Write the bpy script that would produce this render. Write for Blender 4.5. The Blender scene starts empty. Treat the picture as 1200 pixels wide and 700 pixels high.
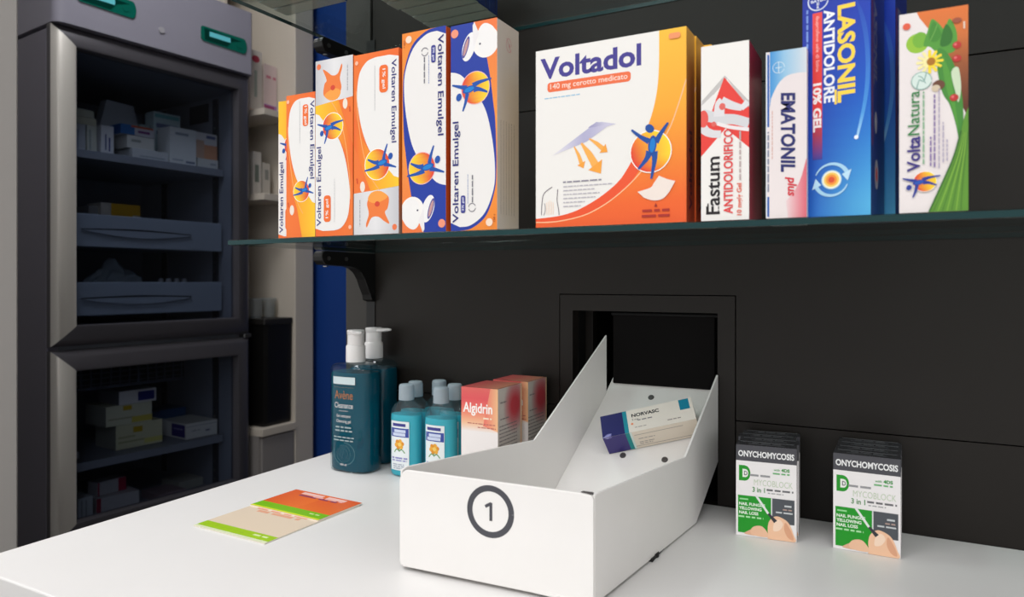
import bpy, bmesh, math, random
from mathutils import Vector, Matrix

random.seed(7)
C = bpy.context.scene.collection
R = math.radians
PI = math.pi

# ------------------------------------------------------------------ colours and materials
def lin(c):
    out = []
    for v in c[:3]:
        v = max(0.0, min(1.0, v / 255.0))
        out.append(v / 12.92 if v <= 0.04045 else ((v + 0.055) / 1.055) ** 2.4)
    return tuple(out) + (1.0,)

MATS = {}
def mat(name, rgb=(128, 128, 128), rough=0.5, metal=0.0, spec=0.5, noise=0.0, nscale=40.0, bump=0.0,
        trans=0.0, ior=1.45, emis=None, estr=0.0, coat=0.0, aniso=None):
    if name in MATS:
        return MATS[name]
    m = bpy.data.materials.new(name); m.use_nodes = True
    nt = m.node_tree; b = nt.nodes['Principled BSDF']
    col = lin(rgb)
    b.inputs['Base Color'].default_value = col
    b.inputs['Roughness'].default_value = rough
    b.inputs['Metallic'].default_value = metal
    b.inputs['Specular IOR Level'].default_value = spec
    b.inputs['Transmission Weight'].default_value = trans
    b.inputs['IOR'].default_value = ior
    b.inputs['Coat Weight'].default_value = coat
    if emis:
        b.inputs['Emission Color'].default_value = lin(emis)
        b.inputs['Emission Strength'].default_value = estr
    if noise > 0 or bump > 0:
        tc = nt.nodes.new('ShaderNodeTexCoord')
        mp = nt.nodes.new('ShaderNodeMapping')
        if aniso:
            mp.inputs['Scale'].default_value = aniso
        nz = nt.nodes.new('ShaderNodeTexNoise'); nz.inputs['Scale'].default_value = nscale
        nz.inputs['Detail'].default_value = 4
        nt.links.new(tc.outputs['Object'], mp.inputs['Vector'])
        nt.links.new(mp.outputs['Vector'], nz.inputs['Vector'])
        if noise > 0:
            rp = nt.nodes.new('ShaderNodeValToRGB')
            rp.color_ramp.elements[0].position = 0.3; rp.color_ramp.elements[1].position = 0.7
            rp.color_ramp.elements[0].color = tuple(c * (1 - noise) for c in col[:3]) + (1,)
            rp.color_ramp.elements[1].color = tuple(min(1, c * (1 + noise)) for c in col[:3]) + (1,)
            nt.links.new(nz.outputs['Fac'], rp.inputs['Fac'])
            nt.links.new(rp.outputs['Color'], b.inputs['Base Color'])
        if bump > 0:
            bp = nt.nodes.new('ShaderNodeBump'); bp.inputs['Strength'].default_value = bump
            bp.inputs['Distance'].default_value = 0.001
            nt.links.new(nz.outputs['Fac'], bp.inputs['Height'])
            nt.links.new(bp.outputs['Normal'], b.inputs['Normal'])
    MATS[name] = m
    return m

def print_mat(name, rough, spec=0.5, coat=0.0):
    """printed card: ink colours stored per face corner in 'Col'"""
    if name in MATS:
        return MATS[name]
    m = mat(name, (200, 200, 200), rough, spec=spec, coat=coat)
    nt = m.node_tree; b = nt.nodes['Principled BSDF']
    at = nt.nodes.new('ShaderNodeAttribute'); at.attribute_name = 'Col'
    nt.links.new(at.outputs['Color'], b.inputs['Base Color'])
    return m

def sheet_fresnel(nt, ior):
    """fresnel of an air boundary, the same seen from either side of a thin sheet"""
    ge = nt.nodes.new('ShaderNodeNewGeometry')
    mr = nt.nodes.new('ShaderNodeMapRange')
    mr.inputs['To Min'].default_value = ior; mr.inputs['To Max'].default_value = 1 / ior
    nt.links.new(ge.outputs['Backfacing'], mr.inputs['Value'])
    fr = nt.nodes.new('ShaderNodeFresnel')
    nt.links.new(mr.outputs['Result'], fr.inputs['IOR'])
    return fr

def clear_mat(name, tint, gloss=0.05, ior=1.5, haze=0.0):
    """thin clear sheet: tinted see-through plus a fresnel reflection"""
    if name in MATS:
        return MATS[name]
    m = bpy.data.materials.new(name); m.use_nodes = True
    nt = m.node_tree; nt.nodes.clear()
    out = nt.nodes.new('ShaderNodeOutputMaterial')
    tr = nt.nodes.new('ShaderNodeBsdfTransparent'); tr.inputs['Color'].default_value = lin(tint)
    gl = nt.nodes.new('ShaderNodeBsdfGlossy'); gl.inputs['Roughness'].default_value = gloss
    fr = sheet_fresnel(nt, ior)
    mx = nt.nodes.new('ShaderNodeMixShader')
    nt.links.new(fr.outputs['Fac'], mx.inputs['Fac'])
    nt.links.new(tr.outputs[0], mx.inputs[1]); nt.links.new(gl.outputs[0], mx.inputs[2])
    last = mx
    if haze > 0:
        df = nt.nodes.new('ShaderNodeBsdfDiffuse'); df.inputs['Color'].default_value = lin((206, 220, 230))
        m2 = nt.nodes.new('ShaderNodeMixShader'); m2.inputs['Fac'].default_value = haze
        nt.links.new(mx.outputs[0], m2.inputs[1]); nt.links.new(df.outputs[0], m2.inputs[2])
        last = m2
    nt.links.new(last.outputs[0], out.inputs['Surface'])
    MATS[name] = m
    return m

def liquid_mat(name, rgb, deep, opac):
    """coloured gel seen through its bottle: part see-through, part scattering, glossy skin"""
    if name in MATS:
        return MATS[name]
    m = bpy.data.materials.new(name); m.use_nodes = True
    nt = m.node_tree; nt.nodes.clear()
    out = nt.nodes.new('ShaderNodeOutputMaterial')
    tr = nt.nodes.new('ShaderNodeBsdfTransparent'); tr.inputs['Color'].default_value = lin(deep)
    df = nt.nodes.new('ShaderNodeBsdfDiffuse'); df.inputs['Color'].default_value = lin(rgb)
    tl = nt.nodes.new('ShaderNodeBsdfTranslucent'); tl.inputs['Color'].default_value = lin(rgb)
    gl = nt.nodes.new('ShaderNodeBsdfGlossy'); gl.inputs['Roughness'].default_value = 0.08
    a = nt.nodes.new('ShaderNodeMixShader'); a.inputs['Fac'].default_value = 0.35
    nt.links.new(df.outputs[0], a.inputs[1]); nt.links.new(tl.outputs[0], a.inputs[2])
    bx = nt.nodes.new('ShaderNodeMixShader'); bx.inputs['Fac'].default_value = opac
    nt.links.new(tr.outputs[0], bx.inputs[1]); nt.links.new(a.outputs[0], bx.inputs[2])
    fr = sheet_fresnel(nt, 1.12)
    c = nt.nodes.new('ShaderNodeMixShader')
    nt.links.new(fr.outputs['Fac'], c.inputs['Fac'])
    nt.links.new(bx.outputs[0], c.inputs[1]); nt.links.new(gl.outputs[0], c.inputs[2])
    nt.links.new(c.outputs[0], out.inputs['Surface'])
    MATS[name] = m
    return m

CARD = print_mat('printed_card', 0.42, 0.4)
GLOSSCARD = print_mat('glossy_printed_card', 0.22, 0.5)
M_LAM = mat('white_laminate', (224, 222, 220), 0.38, noise=0.012, nscale=6)
M_TRAY = mat('white_powder_coat', (234, 231, 228), 0.42, noise=0.01, nscale=20)
M_BLACK = mat('black_wall_board', (33, 29, 26), 0.42, spec=0.28, noise=0.06, nscale=5)
M_SLOT = mat('slot_black', (8, 8, 8), 0.8)
M_HOLE = mat('black_recess', (10, 9, 9), 0.7)
M_FLAP = mat('black_flap', (12, 10, 10), 0.7, spec=0.12)
M_GLASS = clear_mat('shelf_glass', (242, 249, 247), 0.02)
M_EDGE = mat('glass_edge_green', (14, 58, 60), 0.15, spec=0.35, trans=0.15)
M_DOORGLASS = clear_mat('door_glass', (232, 236, 243), 0.02)
M_BRACKET = mat('black_bracket_metal', (14, 14, 14), 0.4, spec=0.5)
M_CHROME = mat('screw_metal', (150, 150, 150), 0.3, 1.0)
M_FRIDGE = mat('grey_painted_steel', (154, 152, 166), 0.4, spec=0.5, noise=0.02, nscale=8)
M_FSIDE = mat('dark_painted_steel', (128, 125, 138), 0.45)
M_ALU = mat('brushed_aluminium', (196, 192, 186), 0.24, 1.0, noise=0.03, nscale=60, aniso=(1, 1, 0.02))
M_STILE = mat('satin_aluminium', (214, 210, 203), 0.36, 0.35, noise=0.02, nscale=60, aniso=(1, 1, 0.02))
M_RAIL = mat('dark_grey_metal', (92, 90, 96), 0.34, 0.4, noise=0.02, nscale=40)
M_GASKET = mat('dark_gasket', (56, 52, 50), 0.6)
M_LINER = mat('fridge_liner', (124, 129, 139), 0.5)
M_DRAWER = mat('drawer_plastic', (134, 143, 155), 0.45)
M_DARKGREY = mat('dark_grey_plastic', (44, 46, 52), 0.5)
M_GRILLE = mat('grille_plastic', (70, 76, 90), 0.5)
M_DISPGREEN = mat('display_green', (10, 96, 82), 0.25, emis=(6, 90, 76), estr=0.12)
M_DISPDARK = mat('display_dark_green', (3, 58, 50), 0.2, emis=(2, 50, 42), estr=0.05)
M_LCD = mat('display_screen', (90, 170, 180), 0.2, emis=(90, 180, 190), estr=0.35)
M_UNIT = mat('cream_shelving', (216, 206, 192), 0.5)
M_UNITB = mat('shelving_back', (150, 143, 134), 0.6)
M_CABINET = mat('grey_cabinet', (150, 145, 142), 0.5)
M_BIN = mat('black_bin_plastic', (16, 15, 14), 0.45)
M_BLUE = mat('blue_wall_paint', (18, 64, 142), 0.6, noise=0.03, nscale=3)
M_LGREY = mat('light_grey_wall', (186, 182, 178), 0.6, noise=0.015, nscale=4)
M_WALL = mat('cream_wall', (200, 196, 190), 0.7, noise=0.02, nscale=4)
M_CEIL = mat('white_ceiling', (225, 225, 222), 0.8, noise=0.02, nscale=6)
M_FLOOR = mat('grey_floor_tile', (104, 100, 98), 0.4, noise=0.05, nscale=5)
M_DARKRING = mat('charcoal_print', (66, 66, 72), 0.5)
M_GROMMET = mat('grey_rivet', (96, 92, 92), 0.35, 0.6)
M_RUBBER = mat('black_rubber', (20, 20, 20), 0.7)
M_PUMP = mat('white_pump_plastic', (236, 233, 232), 0.3)
M_CAP = clear_mat('frosted_cap', (205, 216, 224), 0.25, haze=0.55)
M_SHELL = clear_mat('clear_bottle', (249, 253, 254), 0.04, ior=1.38, haze=0.03)
M_TEAL = liquid_mat('teal_gel', (0, 100, 122), (0, 120, 140), 0.85)
M_TEALSHELL = clear_mat('tinted_bottle', (240, 250, 252), 0.05, ior=1.45)
M_CYAN = liquid_mat('cyan_gel', (70, 216, 234), (90, 215, 232), 0.9)
M_CLEARTUB = clear_mat('clear_tub', (225, 222, 214), 0.1, haze=0.2)
M_BAG = clear_mat('clear_bag', (205, 210, 214), 0.12, haze=0.35)
M_DARKCARD = mat('dark_display_card', (46, 46, 50), 0.3)

# ------------------------------------------------------------------ object helpers
def obj(name, bm, mats, parent=None, smooth=False, autosmooth=None):
    me = bpy.data.meshes.new(name)
    bm.normal_update()
    bm.to_mesh(me); bm.free()
    if not isinstance(mats, (list, tuple)):
        mats = [mats]
    for m in mats:
        me.materials.append(m)
    if smooth:
        for p in me.polygons:
            p.use_smooth = True
        if autosmooth:
            me.set_sharp_from_angle(angle=R(autosmooth))
    o = bpy.data.objects.new(name, me); C.objects.link(o)
    if parent:
        o.parent = parent
    return o

def tag(o, label, cat, group=None):
    o['label'] = label; o['category'] = cat
    if group:
        o['group'] = group
    return o

def thing(name, label, cat, loc=(0, 0, 0), rotz=0.0, group=None):
    o = bpy.data.objects.new(name, None); C.objects.link(o)
    o.empty_display_size = 0.05
    o.location = loc; o.rotation_euler = (0, 0, rotz)
    return tag(o, label, cat, group)

def struct(o):
    o['kind'] = 'structure'
    return o

def box(bm, lo, hi, bev=0.0, mi=0, seg=1):
    g = bmesh.ops.create_cube(bm, size=1.0)
    vs = g['verts']
    lo = Vector(lo); hi = Vector(hi)
    for v in vs:
        v.co = Vector([(lo[i] + hi[i]) / 2 + v.co[i] * (hi[i] - lo[i]) for i in range(3)])
    fs = set(f for v in vs for f in v.link_faces)
    for f in fs:
        f.material_index = mi
    if bev > 0:
        es = list(set(e for v in vs for e in v.link_edges))
        r = bmesh.ops.bevel(bm, geom=es, offset=bev, segments=seg, affect='EDGES', profile=0.5)
        for f in r['faces']:
            f.material_index = mi

def prism(bm, pts, axis, a, b, mi=0):
    """extrude a 2D polygon between a and b along an axis (0 x, 1 y, 2 z); pts are the other two coordinates"""
    def mk(p, t):
        c = list(p); c.insert(axis, t)
        return bm.verts.new(c)
    v0 = [mk(p, a) for p in pts]; v1 = [mk(p, b) for p in pts]
    n = len(pts); fs = []
    fs.append(bm.faces.new(v0)); fs.append(bm.faces.new(v1[::-1]))
    for i in range(n):
        j = (i + 1) % n
        fs.append(bm.faces.new((v0[j], v0[i], v1[i], v1[j])))
    for f in fs:
        f.material_index = mi
    bmesh.ops.recalc_face_normals(bm, faces=fs)
    return fs

def loft(bm, rings, close=True, mi=0, cap0=True, cap1=True):
    vs = [[bm.verts.new(p) for p in r] for r in rings]
    n = len(vs[0]); fs = []
    for a, b in zip(vs, vs[1:]):
        for i in range(n if close else n - 1):
            j = (i + 1) % n
            fs.append(bm.faces.new((a[i], a[j], b[j], b[i])))
    if cap0:
        fs.append(bm.faces.new(vs[0][::-1]))
    if cap1:
        fs.append(bm.faces.new(vs[-1]))
    for f in fs:
        f.material_index = mi
    bmesh.ops.recalc_face_normals(bm, faces=fs)

def sup(rx, ry, z, n=36, p=2.0, cx=0, cy=0):
    r = []
    for i in range(n):
        t = 2 * PI * i / n
        c, s = math.cos(t), math.sin(t)
        r.append((cx + rx * math.copysign(abs(c) ** (2 / p), c), cy + ry * math.copysign(abs(s) ** (2 / p), s), z))
    return r

def cyl(bm, p, r, h, axis=2, n=20, mi=0, r2=None):
    r2 = r if r2 is None else r2
    rings = []
    for t, rr in ((0, r), (h, r2)):
        ring = []
        for i in range(n):
            a = 2 * PI * i / n
            q = [rr * math.cos(a), rr * math.sin(a)]; q.insert(axis, t)
            ring.append((p[0] + q[0], p[1] + q[1], p[2] + q[2]))
        rings.append(ring)
    loft(bm, rings, mi=mi)

# ------------------------------------------------------------------ lettering
_TXT = {}
def text_mesh(s, bold=0.0, shear=0.0, res=3):
    key = (s, bold, shear, res)
    if key in _TXT:
        return _TXT[key]
    cu = bpy.data.curves.new('lettering', 'FONT')
    cu.body = s; cu.size = 1.0; cu.offset = bold; cu.shear = shear; cu.resolution_u = res
    cu.fill_mode = 'FRONT'
    o = bpy.data.objects.new('lettering', cu); C.objects.link(o)
    dg = bpy.context.evaluated_depsgraph_get(); dg.update()
    me = o.evaluated_get(dg).to_mesh()
    vs = [(v.co.x, v.co.y) for v in me.vertices]
    fs = [tuple(p.vertices) for p in me.polygons]
    o.evaluated_get(dg).to_mesh_clear()
    bpy.data.objects.remove(o); bpy.data.curves.remove(cu)
    x0 = min(v[0] for v in vs); x1 = max(v[0] for v in vs)
    y0 = min(v[1] for v in vs); y1 = max(v[1] for v in vs)
    vs = [((v[0] - x0) / (x1 - x0), (v[1] - y0) / (y1 - y0)) for v in vs]
    _TXT[key] = (vs, fs)
    return _TXT[key]

# ------------------------------------------------------------------ printed faces
def clip(poly, ax, lim, keep_less):
    out = []
    n = len(poly)
    for i in range(n):
        a, b = poly[i], poly[(i + 1) % n]
        ia = (a[ax] <= lim) if keep_less else (a[ax] >= lim)
        ib = (b[ax] <= lim) if keep_less else (b[ax] >= lim)
        if ia:
            out.append(a)
        if ia != ib:
            t = (lim - a[ax]) / (b[ax] - a[ax])
            out.append((a[0] + (b[0] - a[0]) * t, a[1] + (b[1] - a[1]) * t))
    return out

def spl(pts, n=6, closed=False):
    """Catmull-Rom curve through pts"""
    P = list(pts); out = []
    m = len(P)
    rng = range(m) if closed else range(m - 1)
    for i in rng:
        if closed:
            p0, p1, p2, p3 = P[i - 1], P[i], P[(i + 1) % m], P[(i + 2) % m]
        else:
            p0 = P[max(i - 1, 0)]; p1 = P[i]; p2 = P[i + 1]; p3 = P[min(i + 2, m - 1)]
        for k in range(n):
            t = k / n
            out.append(tuple(0.5 * ((2 * p1[d]) + (-p0[d] + p2[d]) * t + (2 * p0[d] - 5 * p1[d] + 4 * p2[d] - p3[d]) * t * t
                                    + (-p0[d] + 3 * p1[d] - 3 * p2[d] + p3[d]) * t ** 3) for d in range(2)))
    if not closed:
        out.append(P[-1])
    return out

class Face:
    """a printed panel; art is given in fractions (u right, v up) of its width and height in metres"""
    def __init__(s, bm, O, U, V, N, w, h, flip=False, warp=None, mi=0, lift=0.00002):
        s.bm = bm; s.w = w; s.h = h; s.mi = mi; s.k = 0; s.lift = lift
        s.col = bm.loops.layers.float_color.get('Col') or bm.loops.layers.float_color.new('Col')
        O, U, V, N = Vector(O), Vector(U), Vector(V), Vector(N)
        if flip:
            O = O + U * w + V * h; U = -U; V = -V
        s.O, s.U, s.V, s.N = O, U, V, N
        s.warp = warp
    def pt(s, u, v):
        off = 0.00008 + s.k * s.lift
        if s.warp:
            return s.warp(u * s.w, v * s.h, off)
        return s.O + s.U * (u * s.w) + s.V * (v * s.h) + s.N * off
    def raw(s, pts, color):
        cl = []
        for p in pts:
            if not cl or abs(p[0] - cl[-1][0]) + abs(p[1] - cl[-1][1]) > 1e-6:
                cl.append(p)
        if len(cl) > 1 and abs(cl[0][0] - cl[-1][0]) + abs(cl[0][1] - cl[-1][1]) < 1e-6:
            cl.pop()
        if len(cl) < 3:
            return
        try:
            f = s.bm.faces.new([s.bm.verts.new(s.pt(*p)) for p in cl])
        except ValueError:
            return
        f.material_index = s.mi
        if callable(color):
            for l, p in zip(f.loops, cl):
                l[s.col] = lin(color(*p))
        else:
            c = lin(color)
            for l in f.loops:
                l[s.col] = c
    def lim(s, pts):
        for ax, l, k in ((0, 0, False), (0, 1, True), (1, 0, False), (1, 1, True)):
            if len(pts) < 3:
                return []
            pts = clip(pts, ax, l, k)
        return pts
    def poly(s, pts, color, bump=True):
        if bump:
            s.k += 1
        pts = s.lim(list(pts))
        if len(pts) < 3:
            return s
        if s.warp:
            n = 10
            us = [p[0] for p in pts]; a, b = min(us), max(us)
            for i in range(n):
                q = clip(clip(pts, 0, a + (b - a) * i / n, False), 0, a + (b - a) * (i + 1) / n, True)
                if len(q) > 2:
                    s.raw(q, color)
        else:
            s.raw(pts, color)
        return s
    def grad(s, pts, stops, ax=1, n=12):
        """stops: [(position, rgb)...] along axis ax (fractions), 'ax' may be a direction vector"""
        s.k += 1
        d = ((1, 0) if ax == 0 else (0, 1)) if isinstance(ax, int) else ax
        def colr(u, v):
            t = u * d[0] + v * d[1]
            if t <= stops[0][0]:
                return stops[0][1]
            for (a, ca), (b, cb) in zip(stops, stops[1:]):
                if t <= b:
                    f = (t - a) / (b - a)
                    return tuple(ca[i] + (cb[i] - ca[i]) * f for i in range(3))
            return stops[-1][1]
        pts = s.lim(list(pts))
        if len(pts) < 3:
            return s
        cut = 1 if abs(d[1]) >= abs(d[0]) else 0
        vs = [p[cut] for p in pts]; a, b = min(vs), max(vs)
        for i in range(n):
            q = clip(clip(pts, cut, a + (b - a) * i / n, False), cut, a + (b - a) * (i + 1) / n, True)
            if len(q) > 2:
                s.raw(q, colr)
        return s
    def rect(s, u0, v0, u1, v1, color):
        return s.poly([(u0, v0), (u1, v0), (u1, v1), (u0, v1)], color)
    def pill(s, u0, v0, u1, v1, color, r=None):
        W, Hh = (u1 - u0) * s.w, (v1 - v0) * s.h
        r = r or min(W, Hh) * 0.35
        pts = []
        for cx, cy, a0 in ((u1 * s.w - r, v1 * s.h - r, 0), (u0 * s.w + r, v1 * s.h - r, 90), (u0 * s.w + r, v0 * s.h + r, 180), (u1 * s.w - r, v0 * s.h + r, 270)):
            for k in range(5):
                a = R(a0 + k * 22.5)
                pts.append(((cx + r * math.cos(a)) / s.w, (cy + r * math.sin(a)) / s.h))
        return s.poly(pts, color)
    def ellpts(s, cu, cv, ra, rb, rot=0, n=28, a0=0, a1=360):
        out = []
        for i in range(n + (0 if a1 - a0 == 360 else 1)):
            t = R(a0 + (a1 - a0) * i / n)
            x, y = ra * math.cos(t), rb * math.sin(t)
            c, q = math.cos(R(rot)), math.sin(R(rot))
            out.append((cu + (x * c - y * q) / s.w, cv + (x * q + y * c) / s.h))
        return out
    def ell(s, cu, cv, ra, rb, color, rot=0):
        """radii in metres"""
        return s.poly(s.ellpts(cu, cv, ra, rb, rot), color)
    def stroke(s, pts, wid, color):
        """pts in fractions, widths in metres (one or one per point)"""
        P = [Vector((p[0] * s.w, p[1] * s.h)) for p in pts]
        n = len(P)
        if not isinstance(wid, (list, tuple)):
            wid = [wid] * n
        elif len(wid) != n:
            wid = [wid[0] + (wid[-1] - wid[0]) * i / (n - 1) for i in range(n)]
        s.k += 1
        L, Rr = [], []
        for i in range(n):
            d = (P[min(i + 1, n - 1)] - P[max(i - 1, 0)])
            if d.length < 1e-9:
                d = Vector((1, 0))
            d.normalize(); q = Vector((-d.y, d.x)) * wid[i] / 2
            a, b = P[i] + q, P[i] - q
            L.append((a.x / s.w, a.y / s.h)); Rr.append((b.x / s.w, b.y / s.h))
        for i in range(n - 1):
            s.poly([L[i], L[i + 1], Rr[i + 1], Rr[i]], color, bump=False)
        return s
    def text(s, t, cu, cv, ln, ht, color, rot=0, bold=0.0, shear=0.0):
        """ln and ht in metres along and across the reading direction, centred at (cu, cv)"""
        s.k += 1
        vs, fs = text_mesh(t, bold, shear)
        c, q = math.cos(R(rot)), math.sin(R(rot))
        P = []
        for x, y in vs:
            x, y = (x - 0.5) * ln, (y - 0.5) * ht
            P.append((cu + (x * c - y * q) / s.w, cv + (x * q + y * c) / s.h))
        V = [s.bm.verts.new(s.pt(*p)) for p in P]
        cc = lin(color)
        for f in fs:
            try:
                nf = s.bm.faces.new([V[i] for i in f])
            except ValueError:
                continue
            nf.material_index = s.mi
            for l in nf.loops:
                l[s.col] = cc
        return s
    def fine(s, cu, cv, ln, th, color, rot=0, seed=0):
        """a line of print too small to read: a row of short word-length dashes"""
        s.k += 1
        rnd = random.Random(seed + int(cu * 1000) + int(cv * 1777))
        x = -ln / 2
        c, q = math.cos(R(rot)), math.sin(R(rot))
        while x < ln / 2:
            w = min(th * rnd.uniform(2, 6), ln / 2 - x)
            pts = [(x, -th / 2), (x + w, -th / 2), (x + w, th / 2), (x, th / 2)]
            s.poly([(cu + (a * c - b * q) / s.w, cv + (a * q + b * c) / s.h) for a, b in pts], color, bump=False)
            x += w + th * 0.9
        return s

def figure(f, cu, cv, size, rot, cols=((26, 82, 168), (20, 128, 208))):
    """small leaping figure of brush strokes"""
    c, q = math.cos(R(rot)), math.sin(R(rot))
    def T(x, y):
        x, y = x * size, y * size
        return (cu + (x * c - y * q) / f.w, cv + (x * q + y * c) / f.h)
    d, m = cols
    w = size
    f.stroke([T(*p) for p in spl([(-0.62, 0.42), (-0.35, 0.24), (-0.1, 0.12)], 4)], [w * .05, w * .16], d)
    f.stroke([T(*p) for p in spl([(0.36, 0.62), (0.2, 0.34), (0.08, 0.1)], 4)], [w * .05, w * .18], d)
    f.stroke([T(*p) for p in spl([(-0.06, -0.14), (-0.12, -0.34), (-0.32, -0.62)], 4)], [w * .2, w * .06], d)
    f.stroke([T(*p) for p in spl([(0.07, -0.14), (0.1, -0.4), (0.06, -0.86)], 4)], [w * .2, w * .05], d)
    f.ell(*T(0.0, 0.03), w * .115, w * .25, d, rot=rot)
    f.ell(*T(0.0, 0.02), w * .075, w * .19, m, rot=rot)
    f.ell(*T(-0.12, 0.46), w * .13, w * .105, d, rot=rot - 35)

def sun(f, cu, cv, r, ring=(255, 250, 240)):
    f.ell(cu, cv, r * 1.05, r * 1.05, ring)
    f.grad(f.ellpts(cu, cv, r, r), [(cv + cu - 0.7 * r / f.h - .5 * r / f.w, (226, 60, 50)), (cv + cu, (246, 150, 40)), (cv + cu + .5 * r / f.h + .3 * r / f.w, (252, 216, 50))], ax=(1, 1), n=10)

# ------------------------------------------------------------------ cartons
def carton_bm(w, d, h, cols, bev=0.0006):
    """folding carton: centred on its base, front towards -y; panel colours by side"""
    bm = bmesh.new()
    box(bm, (-w / 2, -d / 2, 0), (w / 2, d / 2, h), bev)
    bm.normal_update()
    col = bm.loops.layers.float_color.new('Col')
    base = cols.get('all', (235, 232, 228))
    for f in bm.faces:
        n = f.normal
        k = max((('left', -n.x), ('right', n.x), ('front', -n.y), ('back', n.y), ('bottom', -n.z), ('top', n.z)), key=lambda t: t[1])[0]
        c = lin(cols.get(k, base))
        for l in f.loops:
            l[col] = c
    return bm

def panels(bm, w, d, h):
    return {
        'front': ((-w / 2, -d / 2, 0), (1, 0, 0), (0, 0, 1), (0, -1, 0), w, h),
        'right': ((w / 2, -d / 2, 0), (0, 1, 0), (0, 0, 1), (1, 0, 0), d, h),
        'left': ((-w / 2, d / 2, 0), (0, -1, 0), (0, 0, 1), (-1, 0, 0), d, h),
        'top': ((-w / 2, -d / 2, h), (1, 0, 0), (0, 1, 0), (0, 0, 1), w, d),
        'bottom': ((-w / 2, d / 2, 0), (1, 0, 0), (0, -1, 0), (0, 0, -1), w, d),
    }

def carton(name, label, cat, w, d, h, cols, art, loc, rotz=0.0, group=None, flip=(), material=None, seams=True):
    bm = carton_bm(w, d, h, cols)
    P = panels(bm, w, d, h)
    for k, fn in art.items():
        fn(Face(bm, *P[k], flip=(k in flip)))
    if seams:
        for k in ('top', 'bottom'):
            if k not in art:
                f = Face(bm, *P[k])
                c = tuple(int(x * .62) for x in cols.get(k, cols.get('all', (235, 232, 228))))
                f.stroke([(0.03, 0.04), (0.97, 0.04)], 0.0006, c)
                f.stroke([(0.03, 0.04), (0.03, 0.3)], 0.0005, c)
                f.stroke([(0.97, 0.04), (0.97, 0.3)], 0.0005, c)
    o = obj(name, bm, material or CARD)
    o.location = loc; o.rotation_euler = (0, 0, rotz)
    return tag(o, label, cat, group)

# ================================================================== CAMERA
cam = bpy.data.cameras.new('camera')
cam.sensor_width = 36; cam.lens = 36 * 833.3 / 1200
cam.shift_y = -20 / 1200
cam.clip_start = 0.02
cam.dof.use_dof = True; cam.dof.focus_distance = 0.86; cam.dof.aperture_fstop = 7.0
co = bpy.data.objects.new('camera', cam); C.objects.link(co)
co.location = (0, 0, 1.18); co.rotation_euler = (R(90), 0, R(28.3))
bpy.context.scene.camera = co

# ================================================================== SETTING
WY = 0.905          # face of the black wall
CT = 0.90           # counter top height

bm = bmesh.new(); box(bm, (-3.6, -3.0, -0.05), (2.2, 2.3, 0.0)); struct(obj('floor', bm, M_FLOOR))
bm = bmesh.new(); box(bm, (-3.6, -3.0, 2.75), (2.2, 2.3, 2.85)); struct(obj('ceiling', bm, M_CEIL))

# black board wall: a dark core with boards separated by narrow gaps and an opening
bm = bmesh.new()
g = 0.0007
HX0, HX1, HZ1 = -0.392, -0.1952, 1.140         # opening
FX0, FX1, FZ1 = -0.4116, -0.1734, 1.1622       # frame around it
S1, S2 = 1.0078, 1.4230
def board(x0, x1, z0, z1):
    box(bm, (x0 + g, WY, z0 + g), (x1 - g, WY + 0.02, z1 - g), 0.0006)
board(-0.80, -0.7475, 0.0, 2.75)
for f_ in bm.faces:
    f_.material_index = 2
XA, XB = -0.7435, 1.6
for out in ([(XA + g, 0), (XB, 0), (XB, S1 - g), (FX1 + g, S1 - g), (FX1 + g, .8985), (FX0 - g, .8985), (FX0 - g, S1 - g), (XA + g, S1 - g)],
            [(XA + g, S1 + g), (FX0 - g, S1 + g), (FX0 - g, FZ1 + g), (FX1 + g, FZ1 + g), (FX1 + g, S1 + g), (XB, S1 + g), (XB, S2 - g), (XA + g, S2 - g)]):
    prism(bm, out, 1, WY, WY + 0.02)
board(XA, XB, S2, 2.75)
for a in ((-0.80, HX0 - .022, 0, 2.75), (HX1 + .022, XB, 0, 2.75), (HX0 - .022, HX1 + .022, HZ1 + .022, 2.75), (HX0 - .022, HX1 + .022, 0, 0.88)):
    box(bm, (a[0], WY + 0.0205, a[2]), (a[1], WY + 0.12, a[3]), mi=1)
struct(obj('wall_back', bm, [M_BLACK, M_SLOT, mat('dark_grey_board', (58, 56, 53), 0.45, spec=0.35)]))
# frame of the opening
bm = bmesh.new()
prism(bm, [(FX0 + g, .9005), (HX0, .9005), (HX0, HZ1), (HX1, HZ1), (HX1, .9005), (FX1 - g, .9005), (FX1 - g, FZ1 - g), (FX0 + g, FZ1 - g)], 1, WY - 0.0004, WY + 0.02)
struct(obj('trim_1', bm, M_BLACK))
# recess behind the opening
bm = bmesh.new()
box(bm, (HX0 - .02, WY + .021, 0.882), (HX0 - .0, WY + .42, HZ1 + .02))
box(bm, (HX1, WY + .021, 0.882), (HX1 + .02, WY + .42, HZ1 + .02))
box(bm, (HX0, WY + .021, HZ1), (HX1, WY + .42, HZ1 + .02))
box(bm, (HX0, WY + .021, 0.882), (HX1, WY + .42, 0.8985))
box(bm, (HX0, WY + .40, 0.8985), (HX1, WY + .42, HZ1))
box(bm, (HX0 + .0005, WY + .045, 0.8985), (HX0 + .012, WY + .06, HZ1 - .0005), mi=1)
struct(obj('trim_2', bm, [M_HOLE, M_BLACK]))
# flap hanging in the opening
t = thing('hanging_flap', 'black flap hanging in the wall opening above the rear of the white tray', 'flap', (-0.262, WY + 0.009, 1.0425))
bm = bmesh.new(); box(bm, (-0.0740, -0.002, 0), (0.0620, 0.002, 0.0925), 0.0008); obj('panel', bm, M_FLAP, t)
bm = bmesh.new(); cyl(bm, (-0.076, 0, 0.0935), 0.0022, 0.142, axis=0); obj('hinge_rod', bm, M_SLOT, t)

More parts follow.
